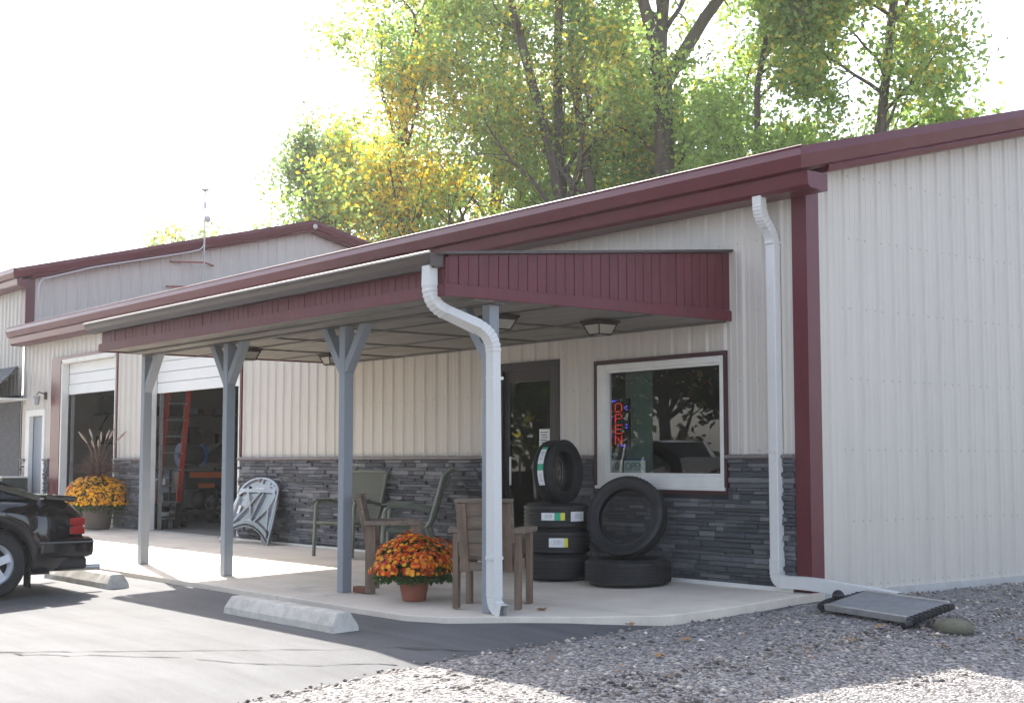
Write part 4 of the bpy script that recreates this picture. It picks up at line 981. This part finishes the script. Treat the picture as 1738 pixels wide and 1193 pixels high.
# ------------------------------------------------------------------ vehicles
def car(name, label, loc, rz, P, paint):
    """local: +y forward, origin on ground under rear axle centre. P: dict of profile"""
    c = thing(name, label, 'car', loc, rz)
    S = P['s']; hw = P['hw']; wb = P['wb']; wr = P['wr']; zb = P['zb']
    def top(s): return np.interp(s, P['tx'], P['tz'])
    def half(s): return hw*np.interp(s, [S[0],S[0]+.35,S[0]+.8,S[1]-.9,S[1]-.3,S[1]], [.86,.965,1,1,.93,.78])
    ss = np.unique(np.concatenate([np.linspace(S[0],S[1],50), np.linspace(-wr*1.2,wr*1.2,19), wb+np.linspace(-wr*1.2,wr*1.2,19)]))
    rows = [0,.12,.3,.5,.62,.78,.92,1.0]; offs = [.035,.012,0,-.006,.004,.014,.045,.10]
    V = []; F = []; m = len(rows)
    for s in ss:
        b = zb
        for a in (0, wb):
            if abs(s-a) < wr*1.15: b = max(b, wr+math.sqrt(max(0,(wr*1.15)**2-(s-a)**2))-.01)
        b = max(b, np.interp(s, [S[0],S[0]+.4,S[1]-.4,S[1]], [zb+.12,zb,zb,zb+.05]))
        t = top(s)
        for rw, o in zip(rows, offs): V.append((half(s)-o, s, b+(t-b)*rw))
    k0 = len(V)
    V += [(-x, y, z) for x, y, z in V]
    ns_ = len(ss)
    for i in range(ns_-1):
        for k in range(m-1):
            F.append((i*m+k,(i+1)*m+k,(i+1)*m+k+1,i*m+k+1)); F.append((k0+i*m+k+1,k0+(i+1)*m+k+1,k0+(i+1)*m+k,k0+i*m+k))
    crown = len(V)
    for i, s in enumerate(ss): V.append((0, s, V[i*m+m-1][2]+P.get('crown',.035)))
    for i in range(ns_-1):
        F.append((i*m+m-1,(i+1)*m+m-1,crown+i+1,crown+i)); F.append((crown+i,crown+i+1,k0+(i+1)*m+m-1,k0+i*m+m-1))
    for e in (0, ns_-1):
        ring = [e*m+k for k in range(m)]+[crown+e]+[k0+e*m+k for k in reversed(range(m))]
        F.append(tuple(ring if e == 0 else ring[::-1]))
    body = MB().add(V, F).build('body', paint, c, smooth=True, world=False)
    bx('underbody', RUBTRIM, c, -hw*.8,hw*.8,S[0]+.3,S[1]-.3,zb-.02,zb+.25, world=False)
    # greenhouse: base ring at beltline, roof ring above
    gx, gzv = P['gx'], P['gz']                    # rear base, rear roof, front roof, front base ; heights
    bw, rw_ = hw*.90, hw*.70
    def ring(y0, y1, w, z0, z1): return [(-w,y0,z0),(w,y0,z0),(w,y1,z1),(-w,y1,z1)]
    base = ring(gx[0],gx[3],bw,gzv[0],gzv[3]); roof = ring(gx[1],gx[2],rw_,gzv[1],gzv[2])
    MB().add(base+roof, [(0,1,5,4),(1,2,6,5),(2,3,7,6),(3,0,4,7),(4,5,6,7)]).build('glasshouse', CARGLASS, c, world=False)
    rf = MB().add([(x*1.02,y,z+.004) for x,y,z in roof]+[(0,gx[1]+.05,gzv[1]+.05),(0,gx[2]-.05,gzv[2]+.05)], [(0,1,4),(1,2,5,4),(2,3,5),(3,0,4,5)]).build('roof', paint, c, smooth=True, world=False)
    for a, b in zip(base, roof): MB().beam(Vector(a)*1.003, Vector(b)*1.003, .06, .05).build('pillar', paint, c, world=False)
    for sx in (-1,1):
        for t in P.get('pillars', (.5,)):
            y0 = gx[0]+(gx[3]-gx[0])*t; y1 = gx[1]+(gx[2]-gx[1])*t; z0 = gzv[0]+(gzv[3]-gzv[0])*t
            MB().beam((sx*bw*1.003,y0,z0),(sx*rw_*1.01,y1,gzv[1]+(gzv[2]-gzv[1])*t),.05,.07).build('pillar', paint, c, world=False)
    for a in (0, wb):
        for sx in (-1,1):
            wx = sx*(hw-.115)
            w = MB().lathe([(wr*.62,-.095),(wr*.66,-.105),(wr*.93,-.10),(wr,-.075),(wr,.075),(wr*.93,.10),(wr*.66,.105),(wr*.62,.095)],40,axis='x',c=(wx,a,wr)).build('wheel', TYRE, c, smooth=True, world=False)
            f = sx*.07
            MB().lathe([(wr*.64,-.09),(wr*.64,f*.9),(wr*.58,f*1.15),(wr*.54,f*.7),(wr*.50,f*.3)],36,axis='x',c=(wx,a,wr)).build('rim', P['rim'], w, smooth=True, world=False)
            sp = MB()
            for k in range(5):
                an = 2*PI*k/5+.3
                sp.beam((wx+f*.8,a+.05*math.cos(an),wr+.05*math.sin(an)),(wx+f*.7,a+wr*.56*math.cos(an),wr+wr*.56*math.sin(an)),.075,.03,(1,0,0))
            sp.lathe([(.001,f*1.1),(.055,f*1.0),(.06,f*.6)],16,axis='x',c=(wx,a,wr)).build('spokes', P['rim'], w, smooth=True, world=False)
            bx('arch_liner', RUBTRIM, c, sx*(hw-.30)-.06,sx*(hw-.30)+.06,a-wr*1.1,a+wr*1.1,wr*.7,wr*2.0, world=False)
    return c
RIMW = mat('white_alloy', (.72,.73,.75), .3, .2, .05, 6)
RIMS = mat('silver_alloy', (.45,.46,.48), .3, .8, .05, 6)
hatch = dict(s=(-.90,3.45), hw=.86, wb=2.55, wr=.322, zb=.22, tx=[-.90,-.78,-.6,-.2,.4,2.0,2.6,3.3,3.45], tz=[.80,.90,.93,.93,.93,.92,.88,.78,.66],
             gx=(-.45,.75,1.45,2.2), gz=(.94,1.30,1.31,.94), rim=RIMW, pillars=(.45,), crown=.03)
bc = car('black_hatchback', 'black hatchback car with white wheels backed up to a parking stop', (-6.45,-4.96,-.200), PI, hatch, BLACKP)
# rear details (local: y negative = rear); the visible side is local -x... rotation by pi flips both
MB().box(-.845,.845,-1.0,-.43,.36,.56).build('rear_bumper', BLACKP, bc, world=False, bev=.055)
MB().box(-.848,.848,-.985,-.44,.505,.52).build('bumper_strip', mat('grey_strip', (.12,.12,.13), .4), bc, world=False)
MB().box(-.77,.77,-.95,-.62,.24,.36).build('rear_valance', RUBTRIM, bc, world=False, bev=.03)
for sx in (-1,1):
    tl = MB().box(sx*.735-.05,sx*.735+.05,-.912,-.76,.585,.655).build('tail_light', REDL, bc, world=False, bev=.008)
    MB().box(sx*.735-.05,sx*.735+.05,-.912,-.76,.675,.745).build('tail_light', REDL, bc, world=False, bev=.008)
    MB().box(sx*.62-.15,sx*.62+.15,-.90,-.80,.585,.745).build('tail_light', REDL, bc, world=False, bev=.008)
    MB().box(sx*.866-.012,sx*.866+.012,.40,2.1,.50,.56).build('side_moulding', RUBTRIM, bc, world=False, bev=.006)
    MB().box(sx*.78-.08,sx*.78+.08,-.36,-.345,.09,.34).build('mud_flap', DARK, bc, world=False)
    MB().tube(fillet([(sx*.55,-.3,.26),(sx*.55,-.7,.25),(sx*.66,-1.12,.25)],.1,4),.036,12).build('tailpipe', STEEL, bc, smooth=True, world=False)
MB().add([(-.80,-.82,.955),(.80,-.82,.955),(.82,-.50,.985),(-.82,-.50,.985),(-.80,-.80,.90),(.80,-.80,.90),(.82,-.50,.93),(-.82,-.50,.93)], [(0,1,2,3),(7,6,5,4),(0,4,5,1),(1,5,6,2),(2,6,7,3),(3,7,4,0)]).build('spoiler', BLACKP, bc, world=False, bev=.012)
for k in range(6):
    y0 = -.40+.19*k; z0 = .985+.057*k
    MB().add([(-.60,y0,z0+.03),(.60,y0,z0+.03),(.58,y0+.17,z0+.085),(-.58,y0+.17,z0+.085),(-.60,y0,z0+.045),(.60,y0,z0+.045),(.58,y0+.17,z0+.10),(-.58,y0+.17,z0+.10)], [(0,3,2,1),(4,5,6,7),(0,1,5,4),(1,2,6,5),(2,3,7,6),(3,0,4,7)]).build('louvre', RUBTRIM, bc, world=False)
suv = dict(s=(-.95,3.75), hw=.93, wb=2.75, wr=.36, zb=.28, tx=[-.95,-.85,0,2.0,2.5,3.5,3.75], tz=[.9,1.08,1.1,1.08,1.05,.95,.75], gx=(-.85,-.6,1.5,2.35), gz=(1.08,1.74,1.76,1.08), rim=RIMS, pillars=(.33,.62), crown=.04)
sv = car('silver_car', 'silver car parked inside the open garage bay behind the pressure washer', (-16.45,4.95,.004), PI, suv, SILVERP)
for sx in (-1,1): MB().box(sx*.62-.2,sx*.62+.2,3.58,3.74,.66,.80).build('headlight', PALE, sv, world=False, bev=.03)
MB().box(-.86,.86,3.5,3.82,.34,.56).build('front_bumper', SILVERP, sv, world=False, bev=.05)
rv = car('white_suv', 'white sport utility vehicle parked across the lot, mirrored in the window', (-13.5,-11.3,gz(-13,-11.3)), math.radians(-60), dict(suv, gz=(1.1,1.86,1.88,1.1)), WHITEP)
for sx in (-1,1): MB().box(sx*1.02-.09,sx*1.02+.09,1.75,1.86,1.08,1.24).build('mirror', WHITEP, rv, world=False, bev=.03)
MB().beam((-.6,.0,1.95),(-.6,1.3,1.95),.04,.03).beam((.6,.0,1.95),(.6,1.3,1.95),.04,.03).build('roof_rails', RUBTRIM, rv, world=False)

# ------------------------------------------------------------------ inside the garage
ld = thing('ladder', 'red fibreglass ladder leaning inside the garage bay', 'ladder', (-14.1,.55,0))
for dx in (0,.36):
    MB().beam((-13.95-.05,.35+dx,0.0),(-13.72,.42+dx,2.45),.03,.085,(0,1,0)).build('rail', RED, ld)
    MB().beam((-14.0,.35+dx,0.0),(-13.955,.366+dx,.42),.05,.10,(0,1,0)).build('boot', BLACKM, ld)
for k in range(9):
    t = (k+.6)/9; MB().beam((-14.0+.28*t,.35+.07*t,2.45*t),(-14.0+.28*t,.71+.07*t,2.45*t),.03,.03).build('rung', STEEL, ld)
pw = thing('pressure_washer', 'black and orange pressure washer on a wheeled frame with blue hose reel', 'pressure washer', (-14.5,1.25,0))
bx('engine_cover', BLACKM, pw, -14.75,-14.25,.95,1.75,.62,.95, bev=.03)
bx('orange_band', ORANGE, pw, -14.248,-14.235,1.05,1.70,.83,.93); bx('orange_badge', ORANGE, pw, -14.248,-14.235,1.22,1.52,.66,.73)
MB().sphere((-14.35,1.25,.45),.14,10).sphere((-14.35,1.55,.42),.11,10).build('engine', mat('dark_engine', (.06,.06,.065), .5, .5), pw, smooth=True)
for yy in (.93,1.77): MB().tube([(-14.25,yy,.12),(-14.25,yy,1.0),(-14.75,yy,1.0),(-14.75,yy,.12)],.02,8).build('frame_tube', BLACKM, pw)
bx('deck', BLACKM, pw, -14.78,-14.22,.9,1.8,.22,.27)
for yy in (.95,1.72): MB().lathe([(.05,-.04),(.13,-.05),(.14,0),(.13,.05),(.05,.04)],20,axis='x',c=(-14.2,yy,.14),closed=True).build('wheel', DARK, pw, smooth=True)
MB().lathe([(.06,.95),(.2,.95),(.2,.975),(.08,.98),(.1,1.35),(.2,1.36),(.2,1.385),(.06,1.385)],24,axis='y',c=(-14.45,0,1.22)).build('hose_reel', BLUE, pw, smooth=True)
MB().lathe([(.1,.99),(.15,1.0),(.15,1.34),(.1,1.35)],24,axis='y',c=(-14.45,0,1.22)).build('hose', DARK, pw, smooth=True)
bk = thing('bucket', 'dark bucket with white label on the garage floor beside the door jamb', 'bucket', (-14.15,.48,0))
MB().lathe([(.001,0),(.14,0),(.16,.36),(.15,.36),(.13,.02)],24).build('pail', BLACKM, bk, smooth=True, world=False)
MB().lathe([(.1545,.2),(.157,.27)],24).build('label_band', PAPER, bk, smooth=True, world=False)
for (y0, z0, nm) in ((1.2,2.05,'upper'),(1.2,1.45,'lower')):
    sh = thing('wall_shelf', 'metal shelf high on the garage side wall' if nm == 'upper' else 'metal shelf below the upper one on the garage side wall', 'shelf', (XL+.4,2.6,z0))
    bx('board', BLACKM, sh, XL+.16,XL+.62,1.35,5.2,z0,z0+.04)
    for yy in (1.5,3.2,5.0): MB().beam((XL+.16,yy,z0-.3),(XL+.58,yy,z0),.03,.03).build('bracket', BLACKM, sh)
    rr = random.Random(z0); yy = 1.4; i = 0
    while yy < 5:
        w = rr.uniform(.15,.4); h = rr.uniform(.12,.36)
        cn, cmat = rr.choice([('black',BLACKM),('taupe',POTBR),('blue-grey',GREYDOOR),('dark green',ACGREEN),('brown',WOOD)])
        b = MB().box(XL+.2,XL+.55,yy,yy+w-.02,z0+.042,z0+.04+h).build('storage_box', cmat, bev=.01)
        tag(b, '%s %s storage box on the %s garage wall shelf' % ('tall' if h > .24 else 'low', cn, nm), 'box', 'boxes on the %s garage shelf' % nm); yy += w+rr.uniform(0,.1)
hr = thing('hose_stand', 'bent pale tube stand just inside the garage opening', 'stand', (-10.75,.35,0))
MB().tube(fillet([(-10.72,.30,0),(-10.72,.30,1.28),(-10.6,.34,1.38),(-10.45,.38,1.30)],.12,6),.018,8).build('tube', STEEL, hr, smooth=True)

# ------------------------------------------------------------------ trees
def tree(label, base, H, bole, spread, n1, seed, leaf=(.19,.26,.085), alt=(.55,.47,.12), altp=.15, altc=None, lean=(0,0), size=.155, dens=17, r0=.26, stems=1, zmin=.3, group='trees behind the shop', name='tree', twig=1.0, fork=0):
    R = random.Random(seed); G = np.random.default_rng(seed)
    root = thing(name, label, 'tree', base, 0, group)
    wood = MB(); pts = []
    def br(p, d, L, r, lev):
        n = 6 if lev < 2 else 4; path = [p]; rad = [r]; q = p.copy(); dd = d.copy()
        for i in range(n):
            dd = (dd + Vector((R.gauss(0,1),R.gauss(0,1),R.gauss(0,1)))*(.10 if lev == 0 else .17) + Vector((0,0,.05 if lev else .03))).normalized()
            q = q + dd*L/n; path.append(q.copy()); rad.append(r*(1-(i+1)/n*(.45 if lev == 0 else .8)))
        wood.tube(path, rad, 8 if lev == 0 else 5 if lev == 1 else 3, cap=False)
        if lev >= 2:
            for i, c in enumerate(path[1:]): pts.append((c, .30+.1*lev if lev == 2 else .36))
        if lev < 3:
            cnt = (n1, 6, 5)[lev]
            for k in range(cnt):
                t = (R.uniform(bole if lev == 0 else .25, 1)); j = min(n-1, int(t*n)); fr = t*n-j
                c = path[j].lerp(path[j+1], fr)
                tang = (path[j+1]-path[j]).normalized()
                a = R.uniform(0,2*PI); side = tang.cross(Vector((math.cos(a),math.sin(a),.2))).normalized()
                ang = R.uniform(.6,1.15) if lev else R.uniform(.5,1.0)
                nd = (tang*math.cos(ang)+side*math.sin(ang)).normalized()
                ln = (spread*(1.15-.55*t), L*.55, L*.55)[lev]*R.uniform(.7,1.15)
                br(c, nd, ln, rad[j]*(.5 if lev else .48), lev+1)
    if fork:
        wood.tube([(0,0,-.1),(.1,.05,fork*.4),(-.05,.1,fork*.75),(0,0,fork)], [r0*1.25,r0,r0*.9,r0*.85], 10, cap=False)
        for k in range(3):
            a = 2.1*k+.9; br(Vector((0,0,fork-.2)), Vector((math.cos(a)*.42,math.sin(a)*.42,1)).normalized(), H-fork, r0*.62, 0)
        for k in range(4):
            a = 1.7*k; br(Vector((0,0,fork*(.62+.1*k))), Vector((math.cos(a),math.sin(a),.5)).normalized(), 2.8, r0*.25, 1)
    for s_ in range(0 if fork else stems):
        d = Vector((lean[0]+ (R.uniform(-.25,.25) if stems > 1 else 0), lean[1]+(R.uniform(-.25,.25) if stems > 1 else 0), 1)).normalized()
        br(Vector((R.uniform(-.3,.3)*(stems > 1),R.uniform(-.3,.3)*(stems > 1),-.1)), d, H*(1 if s_ == 0 else R.uniform(.7,1)), r0, 0)
    wood.build('trunk', BARK, root, smooth=True, world=False)
    C0 = np.array([tuple(p) for p, s in pts]); S0 = np.array([s for p, s in pts])*twig*.72
    k = int(dens*.78); P = np.repeat(C0, k, 0) + G.normal(size=(len(C0)*k,3))*np.repeat(S0,k)[:,None]*np.array([1,1,.75])
    P = P[P[:,2] > zmin*H]
    n = len(P); base_c = np.array(leaf)[None]*1.25*G.uniform(.65,1.45,(n,1))
    cl = (np.sin(P[:,0]*1.1+seed)+np.sin(P[:,1]*1.3+seed*2)+np.sin(P[:,2]*1.2))/3
    pr = altp*(1+1.6*cl)
    if altc is not None:
        dd = np.linalg.norm((P-np.array(altc[:3])), axis=1); pr = pr + .85*np.exp(-(dd/altc[3])**2)
    m_ = G.uniform(size=n) < pr; base_c[m_] = np.array(alt)[None]*G.uniform(.7,1.3,(m_.sum(),1))
    V, F, C = leaf_cloud(G, P, size, base_c); o = numesh('crown', V, F, C, LEAF, root); return root
tree('tall cottonwood with a thick forked grey trunk rising above the shop roof', (-19.0,17.0,0), 18.5, .2, 3.4, 7, 3, altp=.12, r0=.31, dens=14, zmin=.38, fork=11.5)
tree('multi-stemmed leaning tree with yellowing leaves left of the forked trunk', (-19.3,15.9,0), 15.5, .4, 4.2, 7, 8, altp=.30, lean=(-.22,-.26), r0=.21, stems=3, dens=12, zmin=.3)
tree('broad tree with a bright yellow-orange patch above the gable roof', (-26.7,14.9,0), 14.8, .22, 4.4, 17, 12, altp=.22, alt=(.60,.46,.10), altc=(.3,-.8,10.0,2.1), r0=.24, dens=14, zmin=.3)
tree('rounded darker green tree low beside the gable peak', (-31.6,14.6,0), 10.6, .35, 3.2, 14, 17, leaf=(.16,.21,.10), altp=.08, r0=.2, dens=15, zmin=.3)
tree('green tree with long side limbs over the right-hand roof', (-14.4,19.3,0), 14.6, .36, 3.4, 14, 61, altp=.10, lean=(.02,.02), r0=.17, dens=14, zmin=.35)
tree('slender green tree just right of the forked trunk', (-16.4,18.4,0), 13.0, .45, 2.4, 10, 67, altp=.12, r0=.12, dens=11, zmin=.4)
tree('low bushy tree behind the roof edge under the forked trunk', (-20.6,19.0,0), 10.8, .3, 3.6, 14, 71, leaf=(.165,.235,.08), altp=.12, r0=.16, dens=14, zmin=.35)
tree('thin pale green tree between the forked trunk and the right-hand tree', (-19.2,20.6,0), 11.3, .4, 2.8, 10, 29, leaf=(.2,.27,.10), altp=.15, r0=.16, dens=12, zmin=.3)
tree('dense dark green tree filling the gap behind the leaning stems', (-24.2,19.5,0), 11.8, .3, 4.2, 14, 31, leaf=(.15,.22,.075), altp=.08, r0=.22, dens=15, zmin=.3)
tree('bushy green tree between the yellow tree and the gable', (-29.6,18.6,0), 11.6, .3, 3.6, 12, 33, leaf=(.165,.235,.08), altp=.12, r0=.2, dens=14, zmin=.3)
tree('tall pale green tree behind the yellow one', (-25.2,16.6,0), 16.0, .3, 4.5, 17, 53, leaf=(.21,.28,.10), altp=.14, r0=.22, dens=14, zmin=.4)
tree('distant light green tree top left of the gable peak', (-41,16.6,0), 10.2, .4, 3.2, 11, 37, leaf=(.2,.24,.12), altp=.2, r0=.2, dens=11, zmin=.35, size=.18)
# trees across the lot, seen only mirrored in the window and door glass
G2 = 'trees across the parking lot mirrored in the glass'
tr = tree('bushy tree on the far side of the parking lot, mirrored in the glass', (-34,-25,-.4), 10, .04, 5.0, 26, 41, leaf=(.05,.085,.022), altp=.08, r0=.25, dens=8, zmin=.0, size=.36, group=G2, twig=1.6, name='lot_tree')
for (x, y, a, s) in ((-38,-21,1.2,1.1),(-30,-28,2.4,1.0),(-27,-32,4.0,1.1),(-42,-27,5.1,1.4),(-36,-33,.6,1.4),(-30,-38,3.3,1.4),(-44,-18,2.9,1.2),(-22,-36,1.9,1.2)):
    c = tr.copy(); col.objects.link(c); c.location = (x,y,-.4); c.rotation_euler = (0,0,a); c.scale = (s,s,s)
    for ch in list(tr.children):
        k = ch.copy(); col.objects.link(k); k.parent = c

# ------------------------------------------------------------------ thin air volume added to imitate lens glare
HZ = bpy.data.materials.new('glare_air'); HZ.use_nodes = True; hn = HZ.node_tree; hn.nodes.clear()
hv = hn.nodes.new('ShaderNodeVolumePrincipled'); hv.inputs['Density'].default_value = .0006; hv.inputs['Color'].default_value = (1,1,1,1); hv.inputs['Anisotropy'].default_value = .5
ho = hn.nodes.new('ShaderNodeOutputMaterial'); hn.links.new(hv.outputs[0], ho.inputs['Volume'])
hz = MB().box(-125,125,-125,125,-2.2,24).build('glare_volume', HZ); hz['kind'] = 'stuff'; tag(hz, 'pale air volume added round the whole place to imitate lens glare', 'glare_volume')
